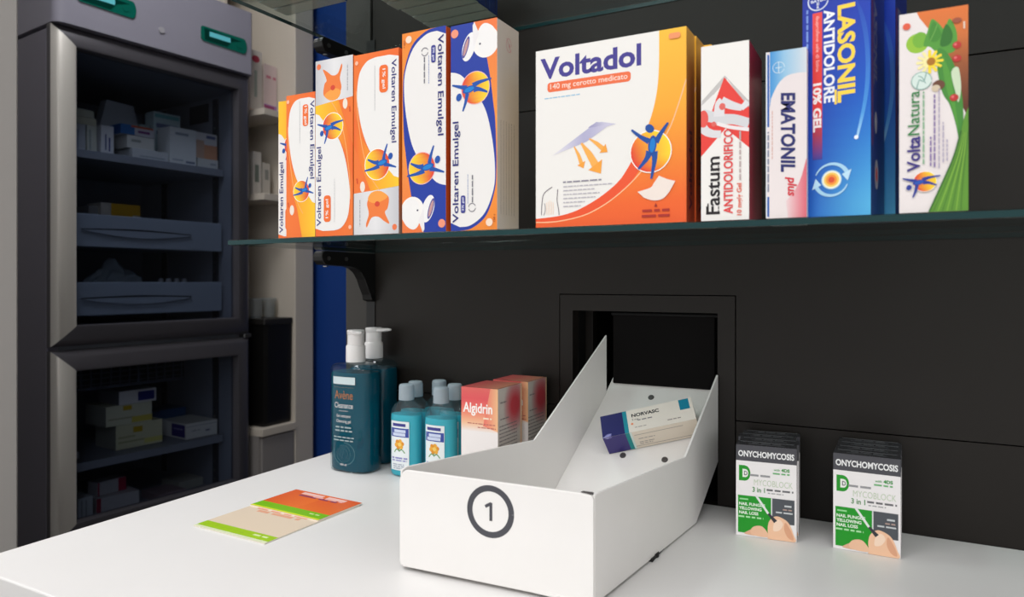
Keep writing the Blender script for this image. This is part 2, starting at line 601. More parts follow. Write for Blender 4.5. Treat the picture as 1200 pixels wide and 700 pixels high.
# side and far walls
bm = bmesh.new(); box(bm, (-3.6, 0.60, 0), (-1.376, 0.70, 2.75), 0.004); struct(obj('wall_left', bm, M_LGREY))
bm = bmesh.new(); box(bm, (-3.0, 1.97, 0), (-1.68, 2.05, 2.75)); box(bm, (-1.6798, 1.97, 0), (1.6, 2.05, 2.75), mi=1); struct(obj('wall_far', bm, [M_BLUE, mat('dark_grey_wall', (62, 60, 58), 0.6)]))
bm = bmesh.new(); box(bm, (1.602, WY, 0), (1.68, 2.05, 2.75)); struct(obj('wall_right', bm, mat('dark_grey_wall')))
bm = bmesh.new(); box(bm, (-2.72, 0.705, 0), (-2.62, 1.965, 2.75)); struct(obj('wall_rear', bm, M_WALL))

# ================================================================== COUNTER
t = thing('counter', 'white laminate worktop running along the black wall', 'counter', (0.3, 0.58, 0))
bm = bmesh.new(); box(bm, (-1.1135, -0.2175, CT - 0.04), (1.25, WY - 0.58 - 0.0008, CT), 0.0015, seg=2)
obj('worktop', bm, M_LAM, t)
bm = bmesh.new(); box(bm, (-1.06, -0.19, 0.08), (1.2, WY - 0.59, CT - 0.0402)); obj('cabinet_body', bm, M_LAM, t)
bm = bmesh.new(); box(bm, (-1.03, -0.15, 0.0), (1.18, WY - 0.60, 0.0798)); obj('plinth', bm, M_DARKGREY, t)

# ================================================================== GLASS SHELVES AND BRACKETS
def glass_shelf(label, x0, x1, z0, th, y0=0.62):
    bm = bmesh.new()
    box(bm, (x0, y0, z0), (x1, WY - 0.0012, z0 + th), 0.0008)
    bm.normal_update()
    for f in bm.faces:
        if abs(f.normal.z) < 0.5:
            f.material_index = 1
    return tag(obj('glass_shelf', bm, [M_GLASS, M_EDGE]), label, 'shelf')
SZ = 1.2255; ST = 1.2322
glass_shelf('clear glass shelf with green edge carrying the row of upright medicine boxes', -0.742, 1.2, SZ, ST - SZ)
UZ = 1.5402; UT = 1.5468
glass_shelf('upper clear glass shelf at the top edge, above the upright boxes', -0.750, 1.2, UZ, UT - UZ)

def bracket(label, x, z):
    t = thing('shelf_bracket', label, 'bracket', (x, WY, z))
    y = lambda v: v - WY
    prof = [(y(.9038), 0.0), (y(.7895), 0.0), (y(.785), -.003), (y(.783), -.0085), (y(.7845), -.015), (y(.790), -.0205)]
    prof += [(y(.845), -.0222)] + [(y(a), b) for a, b in ((.858, -.0245), (.870, -.031), (.879, -.042), (.886, -.056), (.892, -.066), (.8945, -.075), (.9038, -.078))]
    bm = bmesh.new(); prism(bm, prof, 0, -0.009, 0.009)
    bmesh.ops.bevel(bm, geom=bm.edges[:], offset=0.0008, segments=1, affect='EDGES')
    obj('arm', bm, M_BRACKET, t)
    bm = bmesh.new(); box(bm, (-0.0085, -0.0012 - .0004, -0.125), (0.0085, -0.0004, 0.03)); obj('mounting_plate', bm, M_BRACKET, t)
    for yy in (0.797, 0.835):
        bm = bmesh.new(); cyl(bm, (0.0088, y(yy), -0.011), 0.0032, 0.0016, axis=0, n=14); obj('screw', bm, M_CHROME, t)
    bm = bmesh.new(); cyl(bm, (0, y(.80), -0.0235), 0.004, 0.0014, axis=2, n=14); obj('set_screw', bm, M_CHROME, t)
bracket('black metal bracket under the lower glass shelf beside the blue wall', -0.746, SZ - 0.0003)
bracket('black metal bracket under the upper glass shelf, tip above the orange boxes', -0.746, UZ - 0.0003)

# ================================================================== BOXES ON THE GLASS SHELF
NAVY = (44, 46, 118); ORANGE = (240, 112, 48); WHITE = (238, 235, 232)

def gel_orange(f, pic=True):
    w, h = f.w, f.h
    k = 1.0 if pic else 1.10
    q = lambda pts: [(u, v * k) for u, v in pts]
    f.grad([(0, 0), (1, 0), (1, 1), (0, 1)], [(0.0, (238, 108, 46)), (1.0, (240, 120, 52))], ax=0, n=2)
    if pic:
        # shaded tube picture end
        f.grad([(0, .745), (1, .77), (1, 1), (0, 1)], [(0, (196, 196, 200)), (.5, (228, 227, 228)), (1, (214, 213, 214))], ax=0, n=6)
        f.poly(spl([(.22, .80), (.24, .86), (.30, .885), (.20, .945), (.32, .93), (.45, .905), (.60, .91), (.70, .96), (.72, .94), (.66, .885), (.70, .83), (.62, .79), (.4, .775)], 4, True), (238, 124, 58))
        f.poly(spl([(.24, .80), (.5, .83), (.68, .81), (.6, .77), (.4, .765)], 3, True), (246, 160, 70))
        f.ell(.47, .835, .0035, .003, (214, 70, 48))
        f.ell(.09, .965, .0032, .0034, (236, 120, 74))
        f.fine(.86, .88, .03, .0009, (150, 150, 156), 90)
    top = [(0, .745), (.62, .762)] if pic else [(0, 1.0), (.45, 1.0), (.62, .80)]
    # yellow band sweeping to orange
    f.grad(top + q([(1, .50), (1, .3), (.88, .44), (.6, .56), (.3, .63), (0, .69)]), [(0, (251, 200, 44)), (.5, (247, 172, 40)), (1, (238, 104, 46))], ax=0, n=10)
    f.stroke(spl(q([(.42, .76), (.62, .68), (.78, .55), (.9, .36), (.94, .2)]), 5), .0009, (250, 176, 110))
    f.ell(.80, .735 * k, .0035, .006, (240, 226, 212))
    f.text('gel', .92, .70 * k, .006, .003, (214, 74, 44), 90, .03)
    # white window
    f.poly(q([(0, .70)] + spl([(.1, .69), (.3, .63), (.6, .555), (.80, .43), (.91, .28), (.92, .19), (.86, .10), (.7, .045), (.5, .03)], 5) + [(.2, .03), (0, .045)]), (236, 234, 231))
    sun(f, .47, .618 * k, .0150 * w / .056)
    figure(f, .37, .612 * k, .0258 * w / .056, 103)
    tl = .092 if not pic else .092 * h / .204
    f.text('Voltaren Emulgel', .115, .058 + tl / h / 2, tl, .0086, NAVY, 90, .012)
    f.pill(.23, .08, .42, .23, ORANGE)
    f.text('1% gel', .325, .155, .022, .0052, WHITE, 90, .015)
    f.fine(.52, .2, .05, .0005, (176, 176, 180), 90)
    f.ell(.93, .045, .0022, .0024, (248, 190, 160))

def gel_blue(f):
    w, h = f.w, f.h
    B = (30, 58, 158)
    f.rect(0, 0, 1, 1, (30, 58, 158))
    # orange surround along the right side and the foot
    f.grad([(1, 1), (.50, 1), (.60, .90), (.74, .875)] + spl([(.74, .875), (.80, .80), (.87, .70), (.92, .60), (.957, .53), (.978, .41), (.985, .29), (.95, .185), (.77, .068), (.46, .010), (.2, 0)], 5) + [(1, 0)], [(0, (240, 138, 50)), (.5, (242, 152, 62)), (1, (238, 120, 62))], n=14)
    f.poly([(0, .775)] + spl([(0, .775), (.15, .765), (.28, .742), (.5, .68), (.70, .60), (.81, .53), (.91, .41), (.955, .29), (.925, .19), (.745, .083), (.45, .026), (.2, .018)], 5) + [(0, .04)], (236, 233, 230))
    # applicator picture
    f.ell(.76, .895, .0155, .016, (244, 240, 236))
    f.poly(spl([(.6, .95), (.74, .985), (.95, .95), (.98, .87), (.8, .83), (.62, .86)], 4, True), (240, 238, 236))
    f.ell(.40, .885, .0075, .015, (240, 238, 238), rot=-18)
    f.ell(.335, .885, .003, .0115, (86, 80, 150), rot=-18)
    f.ell(.335, .885, .0018, .009, (196, 150, 150), rot=-18)
    f.poly([(.48, .985), (.52, 1), (.62, .94), (.5, .88)], (236, 232, 232))
    f.ell(.64, .89, .0011, .001, (70, 70, 90))
    f.ell(.09, .96, .0045, .0045, (240, 150, 120))
    sun(f, .54, .683, .0165 * w / .056, (238, 190, 190))
    figure(f, .42, .68, .0315 * w / .056, 103)
    f.text('Voltaren Emulgel', .13, .285, .105 * h / .213, .0094, NAVY, 90, .014)
    f.pill(.225, .085, .325, .17, (58, 60, 140))
    f.text('2% gel', .275, .1275, .014, .0034, (220, 222, 240), 90, .015)
    for a0 in (20, 200):
        f.stroke(f.ellpts(.47, .11, .0042, .0042, n=12, a0=a0, a1=a0 + 150), .0006, (70, 70, 90))
    f.fine(.48, .2, .028, .0013, (110, 110, 120), 90)
    f.fine(.38, .2, .03, .0006, (120, 140, 190), 90)
    f.ell(.84, .035, .004, .004, (248, 220, 196))
    f.text('150 g', .95, .055, .008, .0028, (170, 80, 40), 90, .02)

def gel_side(c, seed, txt=(120, 118, 120)):
    def fn(f):
        for i in range(6):
            f.fine(.16 + i * .12, .3, f.h * .45, .0006, txt, 90, seed + i)
        f.stroke(f.ellpts(.52, .9, .0055, .007, n=16), .0007, (205, 150, 160))
        f.stroke([(.42, .93), (.62, .87)], .0007, (205, 150, 160))
        f.text('A', .55, .9, .003, .004, (190, 120, 140), 0, .02)
    return fn

def orange_side(f):
    f.grad([(0, 0), (1, 0), (1, 1), (0, 1)], [(0, (150, 140, 134)), (.25, (214, 120, 60)), (.5, (226, 140, 44)), (1, (228, 116, 54))], n=8)
    f.ell(.4, .28, .005, .012, (220, 210, 200))

FY = 0.6232
def shelf_box(name, label, x0, x1, h, d, cols, art, yf=FY, rotz=0.0, flip=(), group=None, material=None):
    w = x1 - x0
    return carton(name, label, 'medicine box', w, d, h, cols, art, ((x0 + x1) / 2, yf + d / 2, ST + 0.0003), rotz, group, flip, material)

GRP = 'medicine boxes on the lower glass shelf'
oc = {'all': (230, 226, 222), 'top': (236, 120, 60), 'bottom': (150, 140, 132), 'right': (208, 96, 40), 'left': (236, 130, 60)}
# a: only its left margin shows behind the next box
shelf_box('medicine_box', 'white and yellow gel box mostly hidden at the left end of the glass shelf', -0.7085, -0.6545, 0.182, 0.042, oc, {'front': lambda f: gel_orange(f, False)}, yf=0.673, group=GRP)
shelf_box('medicine_box', 'short orange and white gel box reading downward, second from the left end of the shelf', -0.6432, -0.5970, 0.1700, 0.042, oc, {'front': lambda f: gel_orange(f, False), 'right': orange_side}, flip=('front',), group=GRP)
shelf_box('medicine_box', 'orange and white gel box with grey picture on top, in front of the upper bracket', -0.5962, -0.5400, 0.2045, 0.044, oc, {'front': gel_orange, 'right': orange_side}, group=GRP)
shelf_box('medicine_box', 'tall orange and white gel box reading downward with grey picture at its foot', -0.5385, -0.4755, 0.2025, 0.044, oc, {'front': gel_orange, 'right': orange_side}, flip=('front',), group=GRP)
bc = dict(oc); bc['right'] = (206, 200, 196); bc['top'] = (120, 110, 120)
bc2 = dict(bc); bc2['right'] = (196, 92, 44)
shelf_box('medicine_box', 'tall white gel box with blue foot and orange rim, lettering reading downward', -0.4708, -0.4142, 0.2160, 0.046, bc2, {'front': gel_blue}, flip=('front',), group=GRP)
shelf_box('medicine_box', 'tall white gel box with blue top, lettering reading upward and plain pale right side', -0.4080, -0.3525, 0.2135, 0.047, bc, {'front': gel_blue, 'right': gel_side((206, 200, 196), 3)}, group=GRP)

# ---- plaster box (three, one behind another)
def plaster_front(f):
    Wt = (238, 235, 230)
    f.rect(0, 0, 1, 1, Wt)
    edge = spl([(.834, 1.0), (.832, .8), (.815, .66), (.775, .535), (.71, .41), (.655, .325), (.58, .235), (.475, .165), (.37, .115), (.27, .08), (.16, .06), (0, .05)], 6)
    f.grad([(1, 1)] + edge + [(0, 0), (1, 0)], [(0, (236, 96, 44)), (.12, (240, 104, 44)), (.35, (244, 138, 48)), (.6, (248, 170, 52)), (1, (250, 192, 58))], n=18)
    # red lower sweep between the edge and the thin curve
    low = spl([(0, .03), (.15, .03), (.33, .055), (.46, .10), (.58, .165), (.67, .235), (.74, .33)], 6)
    f.grad([p for p in edge if p[0] <= .70] + low, [(.02, (236, 84, 44)), (.3, (238, 88, 50)), (.55, (242, 140, 50))], n=10)
    f.stroke(spl([(0, .03), (.15, .03), (.33, .055), (.46, .10), (.58, .165), (.70, .255), (.82, .38), (.90, .49), (.95, .6), (1.0, .73)], 6), .0010, (252, 196, 150))
    f.text('Voltadol', .378, .892, .1015, .0205, (66, 58, 142), 0, .03)
    f.pill(.085, .758, .655, .812, (238, 112, 68), .003)
    f.text('140 mg cerotto medicato', .37, .784, .078, .0068, (252, 226, 212), 0, .008)
    f.fine(.19, .725, .037, .0010, (150, 196, 224))
    # plaster sheet and arrows
    f.grad([(.12, .40), (.42, .555), (.46, .56), (.56, .54), (.50, .53), (.36, .46)], [(.12, (232, 228, 232)), (.35, (176, 174, 206)), (.5, (204, 200, 220))], ax=0, n=8)
    f.grad([(.37, .535), (.43, .562), (.50, .545), (.42, .535)], [(.37, (150, 146, 188)), (.5, (206, 204, 220))], ax=0, n=4)
    for sx, sy, ex, ey, wd in ((.275, .44, .325, .345, .004), (.325, .455, .42, .33, .0075), (.38, .475, .47, .415, .0045)):
        f.stroke([(sx, sy), ((sx + ex) / 2 + .005, (sy + ey) / 2), (ex, ey)], [wd * .25, wd * .8, wd], (248, 176, 84))
        dx, dy = (ex - sx) * f.w, (ey - sy) * f.h; L = math.hypot(dx, dy); dx /= L; dy /= L
        tip = (ex + dx * wd * 1.4 / f.w, ey + dy * wd * 1.4 / f.h)
        f.poly([(ex - dy * wd * 1.1 / f.w, ey + dx * wd * 1.1 / f.h), tip, (ex + dy * wd * 1.1 / f.w, ey - dx * wd * 1.1 / f.h)], (246, 164, 62))
    # back outline
    f.stroke(spl([(.12, .225), (.06, .19), (.045, .13), (.042, .07)], 5), .0007, (110, 100, 110))
    f.stroke(spl([(.16, .21), (.155, .15), (.165, .10), (.17, .065)], 5), .0007, (110, 100, 110))
    f.stroke(spl([(.065, .135), (.07, .10), (.06, .068)], 4), .0006, (130, 120, 124))
    for i in range(5):
        f.stroke([(.08 + i * .012, .07), (.08 + i * .012, .15 - .006 * abs(i - 2))], .0004, (240, 208, 180))
    f.fine(.33, .247, .039, .0013, (140, 136, 150))
    for i, l in enumerate((.050, .032, .037, .033, .022, .018)):
        f.fine(.20 + l / f.w / 2, .222 - i * .022, l, .0009, (184, 180, 190))
    sun(f, .782, .375, .0185)
    figure(f, .793, .402, .0340, -6, ((22, 76, 158), (16, 124, 206)))
    # patch
    f.poly(spl([(.70, .168), (.78, .185), (.80, .205)], 4) + spl([(.835, .245), (.885, .225), (.935, .212)], 4) + spl([(.90, .16), (.86, .125), (.80, .118), (.74, .135)], 4), (240, 226, 216))
    f.poly([(.815, .105), (.825, .085), (.805, .085)], (150, 40, 40))
    f.fine(.815, .066, .025, .0022, (170, 48, 40)); f.fine(.815, .038, .026, .0022, (170, 48, 40))
    f.pill(.895, .945, .965, .975, (240, 150, 100), .002)

def plaster_side(f):
    f.grad([(0, 0), (1, 0), (1, 1), (0, 1)], [(0, (176, 74, 44)), (.45, (150, 70, 50)), (.75, (190, 130, 60)), (1, (226, 170, 80))], n=8)
    f.text('Voltadol', .5, .27, .072, .011, (62, 30, 56), 90, .03)

pc = {'all': (232, 190, 90), 'top': (240, 190, 84), 'right': (170, 84, 50), 'bottom': (176, 168, 158)}
pl = shelf_box('medicine_box', 'large white plaster box with big dark blue lettering and orange sweep, foremost of three', -0.309, -0.1614, 0.1722, 0.0285, pc, {'front': plaster_front, 'right': plaster_side}, group=GRP)
p2 = pl.copy(); C.objects.link(p2); p2.location = (pl.location.x + 0.0014, FY + 0.0292 + 0.01425, ST + 0.0003)
p2['label'] = 'middle one of three large plaster boxes, its right edge showing behind the front one'
p3 = pl.copy(); C.objects.link(p3); p3.location = (pl.location.x + 0.0085, FY + 0.0592 + 0.01425, ST + 0.0003)
p3['label'] = 'rearmost large plaster box, its yellow edge showing left of the red and white box'

# ---- red and white gel box
def red_front(f):
    f.rect(0, 0, 1, 1, (240, 237, 232))
    f.poly([(.02, .69), (.5, .82), (1, .66), (1, .60), (.55, .80), (.0, .64)], (196, 192, 190))
    f.poly([(.49, .81), (1, .625), (1, .40), (.52, .52), (0, .37), (0, .52), (.2, .6), (.3, .68)], (232, 66, 58))
    G = (214, 214, 216)
    f.poly([(0, .66), (.26, .72), (.31, .68), (.2, .62), (0, .6)], (236, 233, 230))
    f.stroke(spl([(.02, .61), (.2, .595), (.42, .575), (.7, .565), (1.0, .535)], 5), [.010, .0165, .011, .012, .008], G)
    f.stroke(spl([(.38, .59), (.40, .655), (.46, .675)], 4), [.009, .0085, .008], (226, 224, 226))
    f.stroke(spl([(.43, .675), (.65, .645), (.86, .625)], 4), [.0085, .008, .005], (222, 221, 224))
    f.stroke([(.84, .62), (.98, .655)], [.004, .006], (228, 226, 228))
    f.stroke(spl([(.02, .545), (.1, .515), (.25, .495), (.42, .49)], 4), [.008, .007, .006, .006], (222, 220, 222))
    f.stroke(spl([(.34, .552), (.6, .525), (1.0, .50)], 4), .003, (238, 232, 232))
    f.ell(.05, .585, .0042, .0075, (232, 88, 80)); f.ell(.45, .645, .0026, .003, (226, 104, 96)); f.ell(.27, .55, .002, .0022, (226, 104, 96))
    f.text('Fastum', .255, .2, .0498, .0118, (34, 30, 32), 90, .018)
    for v in (.052, .075):
        f.stroke([(.150, v - .004), (.150, v + .024)], .0012, (34, 30, 32))
    for v in (.053, .073, .12, .145, .19, .20, .235, .25, .285, .305):
        f.stroke([(.372, v - .008), (.372, v + .008)], .0008, (34, 30, 32))
    f.text('ANTIDOLORIFICO', .575, .275, .0725, .0078, (226, 66, 66), 90, .022)
    f.text('10 mg/g Gel', .815, .115, .0272, .0052, (228, 96, 70), 90, .02)
    f.fine(.82, .36, .042, .0014, (188, 170, 168), 90)

def red_side(f):
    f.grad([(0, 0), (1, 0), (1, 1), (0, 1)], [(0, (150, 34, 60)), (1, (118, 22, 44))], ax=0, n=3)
    f.stroke([(.1, .01), (.1, .99)], .0008, (176, 70, 90))
shelf_box('medicine_box', 'red and white gel box with black and red lettering and dark red side', -0.1485, -0.1083, 0.1515, 0.0640, {'all': (150, 34, 60), 'top': (226, 214, 210), 'bottom': (140, 60, 60)}, {'front': red_front, 'right': red_side}, group=GRP)

# ---- pale blue cream boxes
def cream_front(f):
    f.grad([(0, 0), (1, 0), (1, 1), (0, 1)], [(0, (236, 226, 224)), (1, (232, 222, 222))], n=2)
    f.grad([(.10, .66)] + spl([(.13, .72), (.3, .80), (.52, .845), (.8, .855), (1, .85)], 5) + [(1, 1), (.1, 1)], [(.1, (66, 146, 212)), (.45, (150, 196, 226)), (1, (214, 220, 226))], ax=0, n=8)
    f.rect(.035, .55, .085, .985, (36, 96, 176)); f.rect(.035, .01, .085, .13, (36, 96, 176))
    f.rect(0, 0, .03, 1, (228, 232, 236))
    f.fine(.06, .34, .05, .0013, (130, 140, 160), 90); f.fine(.16, .5, .04, .0008, (220, 180, 170), 90)
    f.stroke(f.ellpts(.32, .90, .0046, .0046, n=18), .0005, (210, 228, 240))
    f.stroke([(.24, .90), (.40, .90)], .0006, (210, 228, 240)); f.stroke([(.32, .865), (.32, .935)], .0006, (210, 228, 240))
    f.grad([(.55, .0)] + spl([(.5, .1), (.7, .155), (.86, .23), (1.0, .35)], 5) + [(1, 0)], [(.5, (236, 214, 214)), (1, (222, 104, 118))], ax=0, n=6)
    f.text('EMATONIL', .55, .51, .0655, .0115, (40, 44, 108), -90, .035, .12)
    f.text('plus', .62, .185, .0160, .0092, (214, 52, 66), -90, .03, .2)
cc = {'all': (230, 228, 226), 'bottom': (150, 150, 152)}
shelf_box('medicine_box', 'pale blue and white cream box with dark blue lettering reading downward', -0.0948, -0.0632, 0.1385, 0.036, cc, {'front': cream_front}, group=GRP)
shelf_box('medicine_box', 'plain pale edge of a second cream box just behind the blue and white one', -0.1035, -0.0725, 0.1365, 0.034, {'all': (214, 200, 186), 'bottom': (150, 150, 150)}, {}, yf=FY + 0.0665, group=GRP)

# ---- blue pain gel boxes
def blue_front(f):
    f.grad([(0, 0), (1, 0), (1, 1), (0, 1)], [(-.7, (22, 46, 158)), (-.28, (10, 58, 176)), (.05, (14, 92, 196)), (.5, (84, 178, 226))], ax=(.55, -1), n=24)
    f.grad(spl([(.76, .90), (.92, .79), (.985, .66), (.985, .54), (.93, .43), (.82, .31)], 6) + spl([(.80, .325), (.895, .46), (.93, .58), (.91, .70), (.85, .80)], 6), [(.3, (190, 226, 250)), (.42, (70, 150, 222)), (.88, (24, 66, 176))], n=12)
    f.text('LASONIL', .655, .663, .0785, .0135, (250, 214, 74), -90, .035)
    f.stroke([(.5, .46), (.5, .52)], .0018, (250, 214, 74))
    f.text('ANTIDOLORE', .405, .663, .0757, .0086, (240, 242, 246), -90, .032)
    f.grad([(.155, .24), (.30, .24), (.30, .852), (.155, .852)], [(.26, (60, 60, 150)), (.38, (226, 52, 48)), (.9, (232, 74, 70))], n=6)
    f.text('ibuprofene sale di lisina', .225, .722, .0455, .0036, (246, 180, 176), -90, .008)
    f.text('10% GEL', .225, .457, .0400, .0066, (248, 240, 238), -90, .04)
    f.fine(.075, .74, .052, .0015, (120, 150, 220), -90)
    # round emblem at the head: two crossed five-letter words in a ring
    f.stroke(f.ellpts(.24, .902, .0078, .0078, n=30), .0010, (214, 222, 240))
    f.text('BAYER', .24, .902, .0115, .0024, (220, 226, 242), 0, .03)
    for i, ch in enumerate('BAYER'):
        if i != 2:
            f.text(ch, .24, .902 + (2 - i) * .0028 / f.h, .0021, .0022, (220, 226, 242), 0, .03)
    # glowing disc with turning arrows
    for r, c in ((.0079, (150, 200, 240)), (.0072, (248, 244, 214)), (.0058, (250, 206, 96)), (.0042, (246, 150, 60)), (.0024, (226, 84, 50))):
        f.ell(.44, .152, r, r, c)
    for a0 in (20, 200):
        arc = f.ellpts(.44, .152, .0128, .0128, n=14, a0=a0, a1=a0 + 140)
        f.stroke(arc, [.0034, .0008], (170, 214, 240))
        a = R(a0 - 8); c, s_ = math.cos(a), math.sin(a)
        P = lambda r, t: (.44 + (r * math.cos(t)) / f.w, .152 + (r * math.sin(t)) / f.h)
        f.poly([P(.0088, R(a0 + 6)), P(.0168, R(a0 + 6)), P(.0124, R(a0 - 28))], (190, 226, 246))
    f.ell(.80, .315, .0016, .0016, (236, 246, 255))

def blue_side(f):
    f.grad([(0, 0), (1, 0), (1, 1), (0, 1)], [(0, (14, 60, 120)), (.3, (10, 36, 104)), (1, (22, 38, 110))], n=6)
    f.text('LASONIL', .32, .72, .075, .012, (90, 90, 120), -90, .03, .1)
    f.rect(.06, .28, .14, .9, (96, 40, 90))
    f.ell(.35, .38, .004, .009, (150, 150, 160)); f.ell(.4, .17, .006, .012, (150, 150, 160)); f.ell(.4, .17, .003, .006, (190, 70, 60))
lc = {'all': (12, 40, 130), 'top': (20, 50, 140), 'bottom': (60, 70, 110)}
a = R(11)
lw, ld, lh = 0.0518, 0.046, 0.197
def blue_box(label, fx, fy, art):
    # fx, fy: front left lower corner
    cx = fx + math.cos(-a) * lw / 2 - math.sin(-a) * ld / 2
    cy = fy + math.sin(-a) * lw / 2 + math.cos(-a) * ld / 2
    return carton('medicine_box', label, 'medicine box', lw, ld, lh, lc, art, (cx, cy, ST + 0.0003), -a, GRP)
blue_box('tall deep blue gel box with large yellow lettering, turned slightly to its left', -0.0675, 0.6345, {'front': blue_front, 'right': blue_side})
blue_box('second deep blue gel box behind the yellow-lettered one, showing only a dark blue edge', -0.0505, 0.6845, {'front': blue_front, 'right': blue_side})

# ---- herbal gel box
def herb_front(f):
    f.rect(0, 0, 1, 1, (236, 228, 226))
    f.grad([(.3, .97), (.45, .9), (.62, .82), (.8, .62), (.93, .5), (1, .45), (1, 1), (.26, 1)], [(.45, (84, 44, 30)), (.7, (150, 84, 48)), (.88, (216, 118, 58)), (1, (226, 120, 56))], n=12)
    Gd, Gm, Gl = (52, 116, 44), (86, 156, 60), (150, 196, 60)
    f.ell(.27, .845, .0075, .0075, Gl); f.ell(.31, .86, .005, .006, (120, 180, 60))
    f.poly(spl([(.36, .83), (.42, .90), (.48, .955), (.58, .93), (.66, .90), (.74, .945), (.84, .87), (.82, .79), (.70, .775), (.55, .79), (.45, .82)], 5, True), Gm)
    f.poly(spl([(.44, .86), (.49, .94), (.57, .915), (.62, .87), (.54, .84)], 5, True), (70, 140, 52))
    f.stroke(spl([(.46, .85), (.52, .89), (.56, .925)], 4), .0005, (120, 176, 84))
    f.poly(spl([(.6, .82), (.68, .92), (.78, .87), (.74, .82)], 4, True), Gd)
    f.poly(spl([(.56, .80), (.70, .78), (.84, .68), (.92, .54), (.93, .38), (.90, .26), (.84, .40), (.74, .52), (.64, .58), (.57, .68)], 5, True), (70, 140, 56))
    f.poly(spl([(.62, .77), (.74, .68), (.8, .56), (.86, .4), (.78, .5), (.68, .62)], 4, True), Gm)
    f.poly(spl([(.76, .68), (.86, .7), (.9, .6), (.86, .53), (.82, .58)], 4, True), (206, 222, 190))
    for i in range(12):
        t = 2 * PI * i / 12
        f.poly([(.45 + (.0022 * math.cos(t + .5)) / f.w, .745 + (.0022 * math.sin(t + .5)) / f.h), (.45 + .0085 * math.cos(t + .12) / f.w, .745 + .0085 * math.sin(t + .12) / f.h),
                (.45 + .0092 * math.cos(t) / f.w, .745 + .0092 * math.sin(t) / f.h), (.45 + .0085 * math.cos(t - .12) / f.w, .745 + .0085 * math.sin(t - .12) / f.h),
                (.45 + (.0022 * math.cos(t - .5)) / f.w, .745 + (.0022 * math.sin(t - .5)) / f.h)], (250, 222, 60) if math.cos(t) > -.3 else (248, 238, 170))
    f.ell(.47, .745, .0028, .003, (176, 116, 36))
    f.ell(.58, .625, .0040, .0036, (110, 70, 52)); f.ell(.54, .61, .0028, .0026, (214, 196, 170))
    for x, y in ((.84, .81), (.84, .745), (.80, .555)):
        f.ell(x, y, .0028, .0026, (190, 52, 50)); f.ell(x - .02, y + .004, .001, .001, (226, 110, 110))
    f.ell(.33, .655, .0066, .0066, (216, 232, 224))
    f.stroke(f.ellpts(.33, .655, .0066, .0066, n=24), .0005, (120, 170, 158))
    f.stroke(spl([(.26, .62), (.3, .66), (.36, .65), (.4, .69)], 4), .0006, (110, 160, 150))
    f.stroke(spl([(.28, .68), (.34, .67), (.39, .64)], 4), .0005, (110, 160, 150))
    f.ell(.11, .935, .0026, .0026, (228, 96, 70))
    f.rect(.93, .885, .955, .92, (232, 210, 190)); f.ell(.84, .93, .003, .002, (160, 84, 60))
    # leaf blade at the foot
    f.poly([(.44, .0)] + spl([(.52, .06), (.66, .16), (.8, .27), (.88, .36), (.94, .45), (1.0, .5)], 5) + [(1, 0)], (96, 150, 52))
    for i in range(7):
        t = i / 7
        f.stroke(spl([(.5 + t * .46, .0), (.66 + t * .3, .12), (.84 + t * .14, .27), (.93 + t * .07, .38)], 4), .0008, (126, 176, 64) if i % 2 else (78, 130, 46))
    f.stroke(spl([(.44, .0), (.66, .16), (.8, .27), (.9, .39)], 5), .0012, (60, 112, 44))
    f.text('Volta', .215, .292, .0268, .0088, (62, 52, 130), 90, .022)
    f.text('Natura', .215, .497, .0335, .0078, (40, 130, 66), 90, .004)
    f.fine(.36, .42, .055, .0010, (130, 180, 140), 90)
    f.fine(.465, .30, .022, .0010, (130, 106, 164), 90); f.fine(.52, .40, .055, .0010, (130, 106, 164), 90)
    f.fine(.585, .41, .06, .0008, (176, 166, 190), 90); f.fine(.645, .34, .03, .0008, (176, 166, 190), 90); f.fine(.70, .3, .016, .0008, (176, 166, 190), 90)
    sun(f, .38, .152, .0075)
    figure(f, .30, .150, .0165, 103, ((44, 60, 150), (40, 84, 180)))
shelf_box('medicine_box', 'white herbal gel box with green leaves and yellow daisy, rightmost on the glass shelf', 0.0030, 0.0478, 0.1525, 0.036, {'all': (228, 222, 218), 'bottom': (140, 140, 136)}, {'front': herb_front}, group=GRP)

# ================================================================== BOXES ON THE UPPER GLASS SHELF
def blue_end(f):
    f.rect(0, 0, 1, 1, (20, 46, 104))
    f.rect(.08, .05, .16, 1, (60, 90, 150)); f.rect(.7, .05, .78, 1, (10, 20, 60))
uc = {'all': (206, 204, 200), 'bottom': (238, 235, 228), 'right': (20, 46, 104), 'left': (150, 146, 142)}
UG = 'flat boxes lined up on the upper glass shelf'
proto = None
WORD = ['rearmost', 'second from the back', 'third from the back', 'fourth from the back', 'fifth from the back']
for row, (xc, yb, n) in enumerate(((-0.5365, 0.857, 5), (-0.684, 0.7185, 3))):
    for i in range(n):
        y = yb - 0.0275 * i - 0.0130
        lab = ('blue-ended grey box on the upper glass shelf, %s of the right-hand row' if row == 0 else 'grey box on the upper glass shelf, %s of the left-hand row') % WORD[i]
        loc = (xc + (0.0015 * ((i * 7) % 3 - 1)), y, UT + 0.0003)
        if proto is None:
            proto = carton('medicine_box', lab, 'medicine box', 0.108, 0.0246, 0.07, uc, {'right': blue_end}, loc, 0, UG)
            o = proto
        else:
            o = proto.copy(); C.objects.link(o); o.location = loc; o['label'] = lab

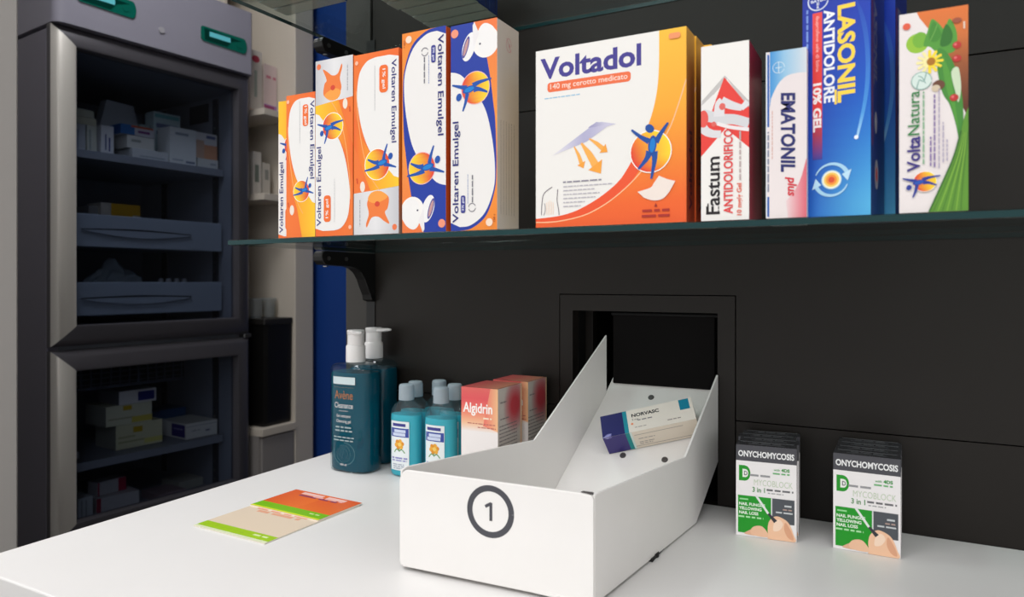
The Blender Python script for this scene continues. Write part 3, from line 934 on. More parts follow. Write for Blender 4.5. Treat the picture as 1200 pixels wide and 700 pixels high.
# ================================================================== WHITE TRAY
TL = [(-0.4235, 0.556), (-0.3345, 0.934)]       # plan of the left side
TR = [(-0.2290, 0.567), (-0.1963, 0.902)]       # plan of the right side
tray = thing('dispensing_tray', 'white sloping tray marked 1 coming out of the wall opening', 'tray', (-0.326, 0.56, CT))
def w2t(p):
    return (p[0] + 0.326, p[1] - 0.56, p[2] - CT)
def along(P, y):
    t = (y - P[0][1]) / (P[1][1] - P[0][1])
    return P[0][0] + (P[1][0] - P[0][0]) * t
def side_panel(P, prof, out):
    d = Vector((P[1][0] - P[0][0], P[1][1] - P[0][1], 0)).normalized()
    nrm = Vector((d.y, -d.x, 0)) * out
    bm = bmesh.new()
    a = [Vector(w2t((along(P, y), y, z))) for y, z in prof]
    b = [p + nrm * 0.0024 for p in a]
    va = [bm.verts.new(p) for p in a]; vb = [bm.verts.new(p) for p in b]
    fs = [bm.faces.new(va), bm.faces.new(vb[::-1])]
    n = len(a)
    for i in range(n):
        j = (i + 1) % n
        fs.append(bm.faces.new((va[j], va[i], vb[i], vb[j])))
    bmesh.ops.recalc_face_normals(bm, faces=fs)
    bmesh.ops.bevel(bm, geom=bm.edges[:], offset=0.0004, segments=1, affect='EDGES')
    return obj('side_panel', bm, M_TRAY, tray)
side_panel(TL, [(0.5590, 0.9035), (0.5590, 0.9960), (0.565, 0.9982), (0.756, 0.9916), (0.9036, 1.1076), (0.9036, 1.029), (0.93, 1.058), (0.93, 0.98), (0.901, 0.9556), (0.823, 0.9012)], -1)
side_panel(TR, [(0.5704, 0.9030), (0.5704, 0.9966), (0.578, 0.9972), (0.7883, 0.9845), (0.902, 1.0635), (0.902, 0.9556), (0.823, 0.9012)], 1)
# front
d = Vector((TR[0][0] - TL[0][0], TR[0][1] - TL[0][1], 0)); FW = d.length; d.normalize()
nf = Vector((d.y, -d.x, 0))
bm = bmesh.new()
Fh = 0.0978; z0 = 0.0040
prof = [(0.004, z0), (FW + 0.0006, z0 - 0.0006), (FW + .0026, z0 + 0.002), (FW + .0026, Fh - 0.004), (FW + 0.0006, Fh - 0.001)]
prof += [(FW - 0.012, Fh)] + [(0.010, Fh)] + [(0.010 - 0.0085 * math.sin(R(k)), Fh - 0.009 + 0.009 * math.cos(R(k))) for k in (20, 45, 70)] + [(0.0, Fh - 0.010), (0.0, z0 + 0.004)]
O3 = Vector(w2t((TL[0][0], TL[0][1], CT)))
va = [bm.verts.new(O3 + d * x + Vector((0, 0, z))) for x, z in prof]
vb = [bm.verts.new(O3 + d * x + Vector((0, 0, z)) - nf * 0.0030) for x, z in prof]
fs = [bm.faces.new(va), bm.faces.new(vb[::-1])]
for i in range(len(va)):
    j = (i + 1) % len(va)
    fs.append(bm.faces.new((va[j], va[i], vb[i], vb[j])))
bmesh.ops.recalc_face_normals(bm, faces=fs)
bmesh.ops.bevel(bm, geom=[e for e in bm.edges], offset=0.0005, segments=1, affect='EDGES')
front = obj('front_panel', bm, M_TRAY, tray)
# printed number in its ring
bm = bmesh.new()
f = Face(bm, O3, d, (0, 0, 1), nf, FW, 0.0978)
ring_c = (0.0988 / FW, 0.0700 / 0.0978)
f.stroke(f.ellpts(ring_c[0], ring_c[1], 0.0212, 0.0212, n=56) + [f.ellpts(ring_c[0], ring_c[1], 0.0212, 0.0212, n=56)[0]], 0.0056, (74, 74, 80))
f.stroke([(ring_c[0] + .0006 / FW, ring_c[1] - .0085 / .0978), (ring_c[0] + .0006 / FW, ring_c[1] + .0082 / .0978)], .0030, (74, 74, 80))
f.stroke([(ring_c[0] - .0052 / FW, ring_c[1] + .0040 / .0978), (ring_c[0] + .0010 / FW, ring_c[1] + .0076 / .0978)], .0028, (74, 74, 80))
nb = obj('number_mark', bm, CARD, front)
nb['label'] = 'charcoal number 1 in a ring'
# little grey plug in the right front corner
bm = bmesh.new()
q = O3 + d * (FW - 0.0105) - nf * 0.0052 + Vector((0, 0, Fh - 0.0006))
loft(bm, [[q + d * x - nf * y + Vector((0, 0, zz)) for x, y in ((0, 0), (0.0098, -0.004), (0.0105, 0.0), (0.0105, 0.003), (0.001, 0.003))] for zz in (-0.004, 0.0004)])
pg = obj('corner_plug', bm, mat('grey_plug', (84, 80, 80), 0.5), tray); pg['label'] = 'grey corner plug'
# sloping floor of the tray
bm = bmesh.new()
zf = lambda y: 0.934 + 0.965 * (y - 0.803)
pts = []
for y, z in ((0.5640, 0.906), (0.774, 0.906), (0.93, zf(0.93))):
    xr = along(TR, y) - .0003
    if y > .902:
        xr = -0.2003
    pts.append((along(TL, y) + .0003, xr, y, z))
top = [[bm.verts.new(w2t((x, p[2], p[3] - dz))) for x in (p[0], p[1])] for dz in (0, .0022) for p in pts]
fs = []
for b in (0, 3):
    for i in range(2):
        fs.append(bm.faces.new((top[b + i][0], top[b + i][1], top[b + i + 1][1], top[b + i + 1][0])))
for i in range(2):
    for k in (0, 1):
        fs.append(bm.faces.new((top[i][k], top[i + 1][k], top[i + 4][k], top[i + 3][k])))
fs.append(bm.faces.new((top[0][0], top[0][1], top[3][1], top[3][0])))
fs.append(bm.faces.new((top[2][0], top[2][1], top[5][1], top[5][0])))
bmesh.ops.recalc_face_normals(bm, faces=fs)
fl = obj('floor_panel', bm, M_TRAY, tray)
nn = Vector((0, -.965, 1)).normalized()
for x, y in ((-0.2796, 0.9013), (-0.2949, 0.8358), (-0.2427, 0.8366)):
    bm = bmesh.new()
    c = Vector(w2t((x, y, zf(y)))); ux = Vector((1, 0, 0)); uy = nn.cross(ux)
    rings = [[c + ux * r * math.cos(2 * PI * k / 18) + uy * r * math.sin(2 * PI * k / 18) + nn * hh for k in range(18)] for r, hh in ((.0040, 0.0001), (.0036, .0009), (.0020, .0010), (.0015, .0004))]
    loft(bm, rings)
    o = obj('rivet', bm, M_GROMMET, fl, smooth=True, autosmooth=40)
# rubber feet
for x, y in ((-0.385, 0.60), (-0.255, 0.60), (-0.345, 0.78), (-0.2185, 0.706)):
    bm = bmesh.new(); cyl(bm, w2t((x, y, CT + .0002)), 0.0075, 0.0040, n=18); obj('foot', bm, M_RUBBER, tray)
bm = bmesh.new(); box(bm, w2t((-0.2175, 0.690, 0.9002)), w2t((-0.2125, 0.735, 0.9032))); obj('edge_strip', bm, M_RUBBER, tray)

# ---- box lying in the tray
U3 = Vector((0.93231, 0.26027, 0.25112)); N3 = nn; V3 = N3.cross(U3).normalized()
def tray_top(f):
    f.rect(0, 0, 1, 1, (232, 224, 214))
    f.rect(0, 0, .245, 1, (24, 20, 96)); f.rect(.245, 0, .29, 1, (14, 138, 158))
    f.text('NORVASC', .49, .73, .034, .0052, (30, 28, 34), 0, .035)
    f.text('5 mg', .375, .53, .008, .0034, (90, 84, 90), 0, .01); f.fine(.48, .48, .018, .0016, (130, 124, 128))
    f.ell(.335, .36, .0016, .0016, (236, 150, 110)); f.fine(.42, .18, .014, .0011, (170, 160, 156)); f.fine(.78, .2, .016, .0014, (160, 150, 146))
    f.rect(.86, .52, .965, .98, (10, 128, 158))
    f.ell(.06, .04, .0045, .003, (120, 116, 180), 20); f.stroke([(.0, .0), (.06, .05), (.1, .12)], [.001, .0025, .0006], (150, 150, 206))
def tray_front(f):
    f.rect(0, 0, 1, 1, (236, 224, 208))
    f.rect(0, 0, .245, 1, (58, 48, 120)); f.rect(.245, 0, .29, 1, (10, 140, 142)); f.rect(.29, 0, .31, 1, (214, 234, 230))
    f.rect(.33, .78, .85, .81, (176, 166, 156)); f.rect(.31, .12, .98, .15, (176, 166, 156))
    f.fine(.45, .55, .020, .0012, (160, 150, 146)); f.fine(.44, .35, .018, .0012, (160, 150, 146)); f.fine(.43, .25, .016, .0012, (160, 150, 146))
    f.ell(.06, .97, .0045, .002, (120, 116, 180)); f.ell(.05, .98, .002, .002, (160, 158, 210))
o = carton('medicine_box', 'white medicine box with dark blue end and teal stripe lying in the white tray', 'medicine box', 0.1135, 0.033, 0.033,
           {'all': (234, 226, 216), 'left': (50, 44, 110)}, {'top': tray_top, 'front': tray_front}, (0, 0, 0))
b0 = Vector((-0.3119, 0.835, 0.9649)) + U3 * 0.05675 + V3 * 0.0165 + N3 * 0.0013
o.matrix_world = Matrix(((U3.x, V3.x, N3.x, b0.x), (U3.y, V3.y, N3.y, b0.y), (U3.z, V3.z, N3.z, b0.z), (0, 0, 0, 1)))

# ================================================================== COUNTER TOP: NAIL TREATMENT BOXES
def nail_front(f):
    f.rect(0, 0, 1, 1, (240, 236, 236))
    f.rect(0, .825, 1, 1, (72, 72, 78))
    f.text('ONYCHOMYCOSIS', .5, .905, .0575, .0068, (240, 240, 240), 0, .03)
    G = (26, 150, 34)
    f.poly([(.05, .605), (.05, .775), (.15, .775)] + f.ellpts(.15, .69, .0058, .0084, n=10, a0=90, a1=-90) + [(.15, .605)], G)
    f.poly([(.11, .645), (.11, .735), (.16, .735)] + f.ellpts(.16, .69, .003, .0044, n=8, a0=90, a1=-90) + [(.16, .645)], (236, 240, 232))
    f.text('D', .165, .69, .0036, .0048, (110, 110, 114), 0, .03)
    f.fine(.40, .675, .021, .0022, (150, 150, 152))
    f.text('MYCOBLOCK', .62, .60, .0395, .0066, (196, 208, 184), 0, 0)
    f.text('3 in 1', .38, .52, .0130, .0056, (70, 140, 70), 0, .02)
    f.fine(.73, .53, .027, .0020, (110, 110, 112)); f.fine(.66, .495, .016, .0012, (170, 170, 170))
    f.text('with', .68, .755, .0060, .0024, (60, 160, 70), 0, .01); f.text('4DS', .82, .757, .0085, .0036, (50, 150, 60), 0, .04)
    f.fine(.75, .715, .017, .0016, (110, 180, 116))
    f.rect(.035, .035, .585, .445, G); f.rect(.605, .18, .965, .445, (78, 82, 88)); f.rect(.585, .18, .605, .445, (220, 220, 220))
    f.fine(.135, .405, .009, .0016, (150, 220, 150))
    f.text('NAIL FUNGUS', .27, .353, .0270, .0034, (236, 246, 232), 0, .03)
    f.text('YELLOWING', .24, .305, .0235, .0034, (236, 246, 232), 0, .03)
    f.text('NAIL LOSS', .215, .257, .0200, .0034, (236, 246, 232), 0, .03)
    f.fine(.25, .212, .026, .0018, (170, 226, 168))
    f.fine(.86, .375, .007, .0018, (200, 204, 206)); f.fine(.85, .335, .009, .0014, (176, 150, 140)); f.fine(.80, .30, .017, .0016, (200, 204, 206))
    # foot
    sk = (236, 190, 158)
    f.poly(spl([(.14, .03), (.2, .06), (.3, .09), (.33, .05), (.36, .02), (.2, .02)], 3, True), (226, 176, 146))
    f.poly(spl([(.24, .06), (.3, .115), (.42, .13), (.5, .09), (.54, .02), (.3, .02)], 4, True), sk)
    f.poly(spl([(.54, .03), (.53, .12), (.56, .2), (.66, .255), (.78, .24), (.88, .19), (.95, .08), (.965, .0), (.56, .0)], 4, True), (240, 194, 160))
    f.poly(spl([(.62, .10), (.64, .19), (.72, .225), (.78, .18), (.74, .12), (.68, .095)], 4, True), (248, 218, 194))
    f.poly(spl([(.82, .2), (.92, .1), (.95, .02), (.86, .04), (.8, .12)], 4, True), (222, 164, 130))
    f.stroke([(.34, .455), (.545, .27)], .0024, (226, 232, 226)); f.stroke([(.54, .275), (.66, .195)], [.0022, .0042], (56, 56, 62))
def nail_side(f):
    f.rect(0, 0, 1, 1, (150, 148, 150)); f.rect(0, .0, .14, 1, (214, 210, 208)); f.rect(.34, .05, .66, .8, (110, 108, 112)); f.rect(.84, 0, 1, 1, (206, 202, 202))
def nail_top(f):
    f.rect(0, 0, 1, 1, (58, 58, 62)); f.rect(.2, .3, .8, .42, (104, 104, 108)); f.rect(.05, .85, .95, .95, (140, 140, 144)); f.fine(.5, .62, .03, .002, (128, 128, 132))
nc = {'all': (60, 60, 66), 'top': (40, 40, 44), 'back': (70, 70, 74)}
NW, ND, NH = 0.0622, 0.0205, 0.1000
proto = None
NG = 'nail treatment boxes standing on the counter'
def nail_stack(fx, fy, ang, n, offs, names):
    global proto
    for i in range(n):
        ca, sa = math.cos(ang), math.sin(ang)
        dx, dy = offs[i], i * (ND + 0.0007)
        lx, ly = NW / 2 + dx, ND / 2 + dy
        loc = (fx + lx * ca - ly * sa, fy + lx * sa + ly * ca, CT + 0.0003)
        if proto is None:
            proto = carton('nail_treatment_box', names[i], 'medicine box', NW, ND, NH, nc, {'front': nail_front, 'right': nail_side, 'top': nail_top}, loc, ang, NG, material=GLOSSCARD)
        else:
            o = proto.copy(); C.objects.link(o); o.location = loc; o.rotation_euler = (0, 0, ang); o['label'] = names[i]
nail_stack(-0.1545, 0.8090, R(5.5), 4, (0, .0018, -.0012, .0022), [
    'front green and grey nail treatment box of the left-hand row beside the opening', 'second box back in the left-hand row of nail treatment boxes',
    'third box back in the left-hand row of nail treatment boxes', 'nail treatment box against the wall at the back of the left-hand row'])
nail_stack(-0.0570, 0.8172, R(-0.6), 4, (0, .0004, .0008, .0002), [
    'front nail treatment box of the right-hand row, furthest right on the counter', 'second box back in the right-hand row of nail treatment boxes',
    'third box back in the right-hand row of nail treatment boxes', 'nail treatment box against the wall at the back of the right-hand row'])

# ================================================================== COUNTER TOP: RED SYRUP BOXES
def syrup_front(f):
    f.rect(0, 0, 1, 1, (238, 232, 230))
    f.grad([(0, .63), (1, .63), (1, 1), (0, 1)], [(.63, (238, 228, 224)), (.70, (242, 190, 150)), (.80, (236, 128, 106)), (.90, (226, 88, 94)), (1, (226, 106, 100))], n=12)
    f.grad([(.60, .68), (1, .64), (1, 1), (.80, 1)], [(.6, (234, 116, 102)), (1.0, (242, 190, 142))], ax=0, n=6)
    f.text('Algidrin', .45, .815, .0425, .0165, (250, 244, 240), 0, .022)
    f.fine(.72, .745, .012, .0020, (246, 226, 200)); f.fine(.55, .695, .040, .0012, (190, 110, 100)); f.fine(.7, .665, .026, .0012, (190, 110, 100))
def syrup_side(f):
    f.grad([(0, 0), (1, 0), (1, 1), (0, 1)], [(0, (206, 198, 192)), (1, (212, 202, 194))], n=2)
    for i in range(9):
        t = i / 8
        f.ell(.70, .83, .030 - .019 * t, .036 - .025 * t, tuple(a_ + (b_ - a_) * t for a_, b_ in zip((208, 190, 184), (204, 70, 80))))
    f.rect(.93, 0, 1, 1, (236, 196, 160))
    for i in range(21):
        f.fine(.42, .68 - i * .031, .046, .0013, (132, 124, 124), 0, i)
    f.fine(.2, .88, .016, .0014, (140, 130, 130)); f.fine(.25, .74, .022, .0014, (140, 130, 130))
sc_ = {'all': (230, 200, 180), 'top': (214, 92, 92), 'front': (236, 230, 226)}
SG = 'red and white syrup boxes'
def syrup_top(f):
    f.grad([(0, 0), (1, 0), (1, 1), (0, 1)], [(0, (218, 90, 92)), (1, (220, 150, 120))], ax=0, n=4)
    f.stroke([(.02, .06), (.98, .06)], .0007, (150, 70, 70)); f.stroke([(.97, .02), (.97, .98)], .0012, (120, 60, 56))
a1 = carton('syrup_box', 'front one of the two red and white boxes between the small bottles and the tray', 'medicine box', 0.053, 0.063, 0.1470, sc_, {'front': syrup_front, 'right': syrup_side, 'top': syrup_top}, (-0.4556, 0.7920, CT + .0003), 0, SG)
a2 = carton('syrup_box', 'rear one of the two red and white boxes, close to the black wall', 'medicine box', 0.053, 0.056, 0.1470, sc_, {'front': syrup_front, 'right': syrup_side, 'top': syrup_top}, (-0.4520, 0.8630, CT + .0003), 0, SG)

# ================================================================== COUNTER TOP: PUMP BOTTLES
def warp_ell(rx, ry, p, z0, side=-1, off0=0.0006):
    """map (arc length from the left end of the front, height) onto the front of a superellipse body"""
    N = 240
    pts = []
    for i in range(N + 1):
        t = PI + PI * i / N
        c, s = math.cos(t), math.sin(t)
        pts.append(Vector((rx * math.copysign(abs(c) ** (2 / p), c), ry * math.copysign(abs(s) ** (2 / p), s), 0)))
    L = [0.0]
    for a, b in zip(pts, pts[1:]):
        L.append(L[-1] + (b - a).length)
    def fn(u0):
        def w(u, v, off):
            x = u0 + u
            i = 0
            lo, hi = 0, N
            while hi - lo > 1:
                m = (lo + hi) // 2
                if L[m] <= x:
                    lo = m
                else:
                    hi = m
            t = (x - L[lo]) / max(1e-9, L[hi] - L[lo])
            pnt = pts[lo].lerp(pts[hi], t)
            tg = (pts[min(hi + 1, N)] - pts[max(lo - 1, 0)]).normalized()
            n = Vector((tg.y, -tg.x, 0))
            return pnt + n * (off0 + off) + Vector((0, 0, z0 + v))
        return w
    return fn, L[-1]

def smooth_rings(prof, p, rx, ry, n=40):
    return [sup(rx * s, ry * s2, z, n, p) for z, s, s2 in prof]

def pump_bottle(label, loc, nozzle_rot):
    t = thing('pump_bottle', label, 'bottle', loc, 0, 'pump bottles')
    rx, ry, p = 0.0385, 0.0252, 3.0
    body = [(0.0, .93, .90), (.002, .985, .975), (.006, 1, 1), (.08, 1, 1), (.146, 1, 1), (.151, .985, .98), (.1545, .93, .92), (.157, .8, .84), (.1585, .6, .72), (.1595, .36, .56)]
    bm = bmesh.new(); loft(bm, smooth_rings(body, p, rx, ry)); obj('bottle_body', bm, M_TEALSHELL, t, True, 50)
    liq = [(.0015, .90, .86), (.004, .95, .94), (.08, .965, .95), (.143, .965, .95), (.1455, .93, .9)]
    bm = bmesh.new(); loft(bm, smooth_rings(liq, p, rx, ry)); o = obj('gel', bm, M_TEAL, t, True, 50); o['label'] = 'dark teal gel'
    bm = bmesh.new()
    loft(bm, [sup(r, r, z, 28) for z, r in ((.1596, .0134), (.1602, .0146), (.1835, .0143), (.1850, .0132))])
    obj('collar', bm, M_PUMP, t, True, 40)
    bm = bmesh.new()
    loft(bm, [sup(r, r, z, 24) for z, r in ((.1851, .0124), (.2005, .0122), (.2012, .0128), (.2062, .0130), (.2074, .0118))])
    hd = obj('pump_head', bm, M_PUMP, t, True, 40)
    bm = bmesh.new()
    rr = []
    for x, hw, zb, zt in ((-.009, .007, .2013, .2066), (.010, .0078, .2010, .2070), (.022, .0062, .2018, .2070), (.029, .0040, .2030, .2068), (.0315, .0022, .2036, .2060)):
        rr.append([(x, -hw, zb + .0012), (x, -hw * .7, zb), (x, hw * .7, zb), (x, hw, zb + .0012), (x, hw, zt - .001), (x, hw * .7, zt), (x, -hw * .7, zt), (x, -hw, zt - .001)])
    loft(bm, rr)
    nz = obj('nozzle', bm, M_PUMP, hd, True, 45); nz.rotation_euler = (0, 0, nozzle_rot)
    fn, LL = warp_ell(rx, ry, p, 0.012)
    bm = bmesh.new()
    lw_ = 0.044; f = Face(bm, (0, 0, 0), (1, 0, 0), (0, 0, 1), (0, -1, 0), lw_, 0.128, warp=fn((LL - lw_) / 2 - .001))
    W = (206, 214, 214)
    f.rect(.03, .915, .97, 1.0, (204, 220, 224))
    f.stroke([(.08, .88), (.92, .88)], .0004, (120, 120, 110))
    f.text('Av\u00e8ne', .5, .795, .034, .0125, (176, 122, 82), 0, 0)
    f.text('Cleanance', .5, .675, .0345, .0082, W, 0, .006)
    for i in range(5):
        f.ell(.34 + i * .08, .612, .0008, .0008, W)
    f.text('Gel nettoyant', .5, .55, .027, .0058, W, 0, .004)
    f.text('Cleansing gel', .5, .49, .027, .0058, W, 0, .004)
    f.fine(.5, .425, .030, .0022, (150, 176, 180)); f.fine(.5, .385, .032, .0022, (150, 176, 180))
    f.fine(.5, .31, .038, .0018, (150, 176, 180)); f.fine(.5, .275, .038, .0018, (150, 176, 180))
    f.stroke(f.ellpts(.52, .125, .0195, .0165, n=36, a0=-200, a1=90), .0006, (86, 140, 150))
    f.stroke(f.ellpts(.50, .125, .013, .0125, n=30, a0=-160, a1=120), .0005, (66, 124, 136))
    f.stroke(f.ellpts(.52, .125, .007, .0075, n=20, a0=-60, a1=220), .0005, (60, 116, 130))
    f.stroke([(.42, .06), (.56, .2)], .0005, (60, 116, 130))
    f.text('400 ml', .5, .0, .012, .003, W, 0, .01)
    lb = obj('label_print', bm, CARD, t); lb['label'] = 'white and copper lettering'
    return t
pump_bottle('front dark teal pump bottle at the left end of the counter, nozzle foreshortened', (-0.7085, 0.8240, CT + .0003), R(-38))
pump_bottle('rear dark teal pump bottle against the black wall, long nozzle pointing right', (-0.7190, 0.8785, CT + .0003), R(4))

# ================================================================== COUNTER TOP: SMALL BLUE BOTTLES
def small_bottle():
    t = thing('gel_bottle', '', 'bottle', (0, 0, 0), 0, 'small clear bottles of blue gel')
    rx, ry, p = 0.0255, 0.0145, 2.35
    prof = [(0.0, .90, .86), (.002, .97, .95), (.006, 1, 1), (.082, 1, 1), (.088, .985, .99), (.094, .93, .96), (.0995, .8, .9), (.1035, .62, .82), (.106, .46, .76), (.109, .40, .70)]
    bm = bmesh.new(); loft(bm, smooth_rings(prof, p, rx, ry)); obj('bottle_body', bm, M_SHELL, t, True, 50)
    liq = [(.0015, .88, .83), (.004, .94, .92), (.007, .965, .95), (.082, .965, .95), (.0865, .95, .94), (.0885, .93, .92)]
    bm = bmesh.new(); loft(bm, smooth_rings(liq, p, rx, ry)); obj('gel', bm, M_CYAN, t, True, 50)
    bm = bmesh.new()
    rings = []
    for z, r in ((.1092, .0104), (.1095, .0112), (.128, .0108), (.1305, .0102), (.1315, .0090)):
        rings.append(sup(r, r, z, 28))
    loft(bm, rings); o = obj('cap', bm, M_CAP, t, True, 40)
    bm = bmesh.new(); loft(bm, [sup(r, r, z, 24) for z, r in ((.1085, .0085), (.126, .0082))]); obj('neck', bm, M_SHELL, o, True, 40)
    fn, LL = warp_ell(rx, ry, p, 0.010)
    bm = bmesh.new()
    lw_ = 0.032; f = Face(bm, (0, 0, 0), (1, 0, 0), (0, 0, 1), (0, -1, 0), lw_, 0.070, warp=fn((LL - lw_) / 2 - .0015))
    f.rect(0, 0, 1, 1, (232, 238, 240))
    f.rect(.02, .68, .98, .86, (56, 76, 160))
    f.fine(.5, .925, .025, .0042, (62, 62, 140), 0, 3); f.fine(.52, .80, .020, .0042, (206, 216, 240), 0, 5); f.fine(.5, .73, .024, .0042, (206, 216, 240), 0, 8)
    # orange blossom with two leaves
    for i in range(6):
        aa = R(i * 60 + 15)
        f.ell(.5 + .0042 * math.cos(aa) / lw_, .53 + .0036 * math.sin(aa) / .07, .0042, .0034, (236, 172, 60) if i % 2 else (226, 146, 44), i * 60)
    f.ell(.52, .53, .003, .0028, (240, 206, 110))
    f.stroke(spl([(.22, .36), (.36, .43), (.5, .40), (.64, .43), (.8, .36)], 4), [.0014, .0030, .001, .0030, .0014], (96, 150, 84))
    f.stroke([(.5, .46), (.5, .38)], .001, (96, 150, 84))
    f.fine(.5, .25, .027, .0022, (140, 140, 196)); f.fine(.5, .20, .026, .0018, (150, 150, 200))
    f.fine(.45, .12, .020, .0015, (170, 176, 190)); f.fine(.5, .08, .022, .0015, (170, 176, 190)); f.fine(.45, .04, .018, .0015, (170, 176, 190))
    lb = obj('label_sticker', bm, CARD, t); lb['label'] = 'white label with orange blossom'
    return t
def copy_tree(o, parent=None):
    kids = list(o.children)
    c = o.copy(); C.objects.link(c)
    if parent:
        c.parent = parent
    for k in kids:
        copy_tree(k, c)
    return c
first = small_bottle()
for i, (x, y, lab) in enumerate((
        (-0.6210, 0.8320, 'small blue gel bottle in front on the left, next to the dark pump bottles'),
        (-0.5610, 0.8320, 'small blue gel bottle in front on the right, beside the red box'),
        (-0.6275, 0.8628, 'small blue gel bottle directly behind the front left one'),
        (-0.5605, 0.8668, 'small blue gel bottle half hidden behind the front right one and the red box'),
        (-0.6030, 0.8894, 'small blue gel bottle at the very back against the black wall'))):
    o = first if i == 0 else copy_tree(first)
    o.location = (x, y, CT + .0003)
    o['label'] = lab

# ================================================================== COUNTER TOP: LEAFLETS
def leaflet(name, label, x0, y0, x1, y1, z, th, art, rot=0.0):
    w, h = x1 - x0, y1 - y0
    bm = bmesh.new(); box(bm, (-w / 2, -h / 2, 0), (w / 2, h / 2, th))
    col = bm.loops.layers.float_color.new('Col')
    for f_ in bm.faces:
        for l in f_.loops:
            l[col] = lin((226, 220, 206))
    art(Face(bm, (-w / 2, -h / 2, th), (1, 0, 0), (0, 1, 0), (0, 0, 1), w, h))
    o = obj(name, bm, GLOSSCARD); o.location = ((x0 + x1) / 2, (y0 + y1) / 2, z); o.rotation_euler = (0, 0, rot)
    return tag(o, label, 'leaflet', 'leaflets on the counter')
def leaf_low(f):
    f.grad([(0, 0), (1, 0), (1, 1), (0, 1)], [(0, (226, 208, 184)), (1, (228, 210, 190))], n=2)
    f.rect(0, .0, 1, .035, (222, 230, 190)); f.rect(0, .03, 1, .125, (160, 200, 40))
    f.fine(.82, .085, .022, .0035, (220, 236, 170))
    f.fine(.5, .48, .07, .006, (230, 170, 140)); f.fine(.5, .53, .085, .006, (222, 150, 120), 0, 4)
def leaf_up(f):
    f.grad([(0, 0), (1, 0), (1, 1), (0, 1)], [(0, (238, 122, 40)), (1, (226, 96, 44))], n=4)
    f.grad([(0, .2), (.5, .2), (.55, 1), (0, 1)], [(0, (222, 92, 40)), (.5, (236, 116, 44))], ax=0, n=4)
    f.rect(0, 0, 1, .06, (220, 226, 60)); f.rect(0, .05, 1, .26, (124, 190, 24))
    f.fine(.84, .17, .016, .003, (206, 232, 150))
    f.fine(.5, .90, .075, .0075, (248, 200, 190), 0, 2); f.fine(.48, .79, .065, .0050, (150, 70, 90), 0, 9); f.fine(.6, .84, .05, .0045, (244, 180, 170), 0, 1)
leaflet('leaflet', 'beige leaflet with a green strip, lower of the two on the counter', -0.7045, 0.5420, -0.5885, 0.692, CT + .0002, .0012, leaf_low, R(-1.0))
leaflet('leaflet', 'orange leaflet with a green strip lying on the beige one', -0.7040, 0.6215, -0.5880, 0.6965, CT + .0015, .0012, leaf_up, R(-2.0))

# ================================================================== PHARMACY FRIDGE
AX, AY = -1.9137849 + 0.0906326 * .032, 1.0252361 + 0.9958844 * .032
FA = R(84.8)
fr = thing('refrigerator', 'tall grey pharmacy refrigerator with two glass doors on the left', 'refrigerator', (AX, AY, 0), FA)
ca, sa = math.cos(FA), math.sin(FA)
def fw(u, o, z):
    """refrigerator (along the front, depth inwards, height) to world"""
    return (AX + u * ca - o * sa, AY + u * sa + o * ca, z)
FW_ = 0.60; DT = 0.044   # width, door thickness
# carcass: shell of panels
bm = bmesh.new()
y0, y1 = DT + .002, 0.64
box(bm, (0.0, y0, 0.10), (0.030, y1, 1.845), 0.002); box(bm, (FW_ - 0.030, y0, 0.10), (FW_, y1, 1.845), 0.002)
box(bm, (0.030, y1 - .03, 0.10), (FW_ - .030, y1, 1.845))
body = obj('body', bm, M_FSIDE, fr)
bm = bmesh.new()
box(bm, (0.0302, y0, 0.995), (FW_ - .0302, y1 - .031, 1.045), 0.001)          # divider
box(bm, (0.0302, y0, 1.80), (FW_ - .0302, y1 - .031, 1.845), 0.001)
box(bm, (0.0302, y0, 0.42), (FW_ - .0302, y1 - .031, 0.490), 0.001)
box(bm, (0.0302, y0 + .02, 0.49), (0.0350, y1 - .031, 1.80)); box(bm, (FW_ - .0350, y0 + .004, 0.49), (FW_ - .0302, y1 - .031, 1.80))
box(bm, (0.0350, y1 - .036, 0.49), (FW_ - .0350, y1 - .031, 1.80))
ln = obj('liner', bm, M_LINER, fr)
for a_, b_ in ((1.045, 1.79), (0.50, 0.985)):
    for yy in (0.135, 0.44):
        bm = bmesh.new(); box(bm, (FW_ - .0420, yy, a_), (FW_ - .0352, yy + .025, b_))
        for k in range(int((b_ - a_) / .03)):
            box(bm, (FW_ - .0426, yy + .010, a_ + .015 + k * .03), (FW_ - .0419, yy + .016, a_ + .022 + k * .03), mi=1)
        obj('shelf_rail', bm, [M_DARKGREY, M_ALU], fr)
bm = bmesh.new(); box(bm, (FW_ - .0375, .19, 1.722), (FW_ - .0351, .30, 1.785), 0.001); obj('air_vent', bm, M_DARKGREY, fr)
# base with kick plate and grille
bm = bmesh.new(); box(bm, (0.0, 0.03, 0.10), (FW_, y0 - .0004, 0.47), 0.004)
for k in range(9):
    box(bm, (0.08, 0.028, 0.16 + k * .028), (FW_ - .08, 0.0305, 0.17 + k * .028), mi=1)
obj('kick_panel', bm, [M_FSIDE, M_SLOT], fr)
for x in (0.05, FW_ - .05):
    for yy in (0.1, 0.58):
        bm = bmesh.new(); cyl(bm, (x, yy, 0), 0.02, 0.1, n=16); obj('foot', bm, M_RUBBER, fr)
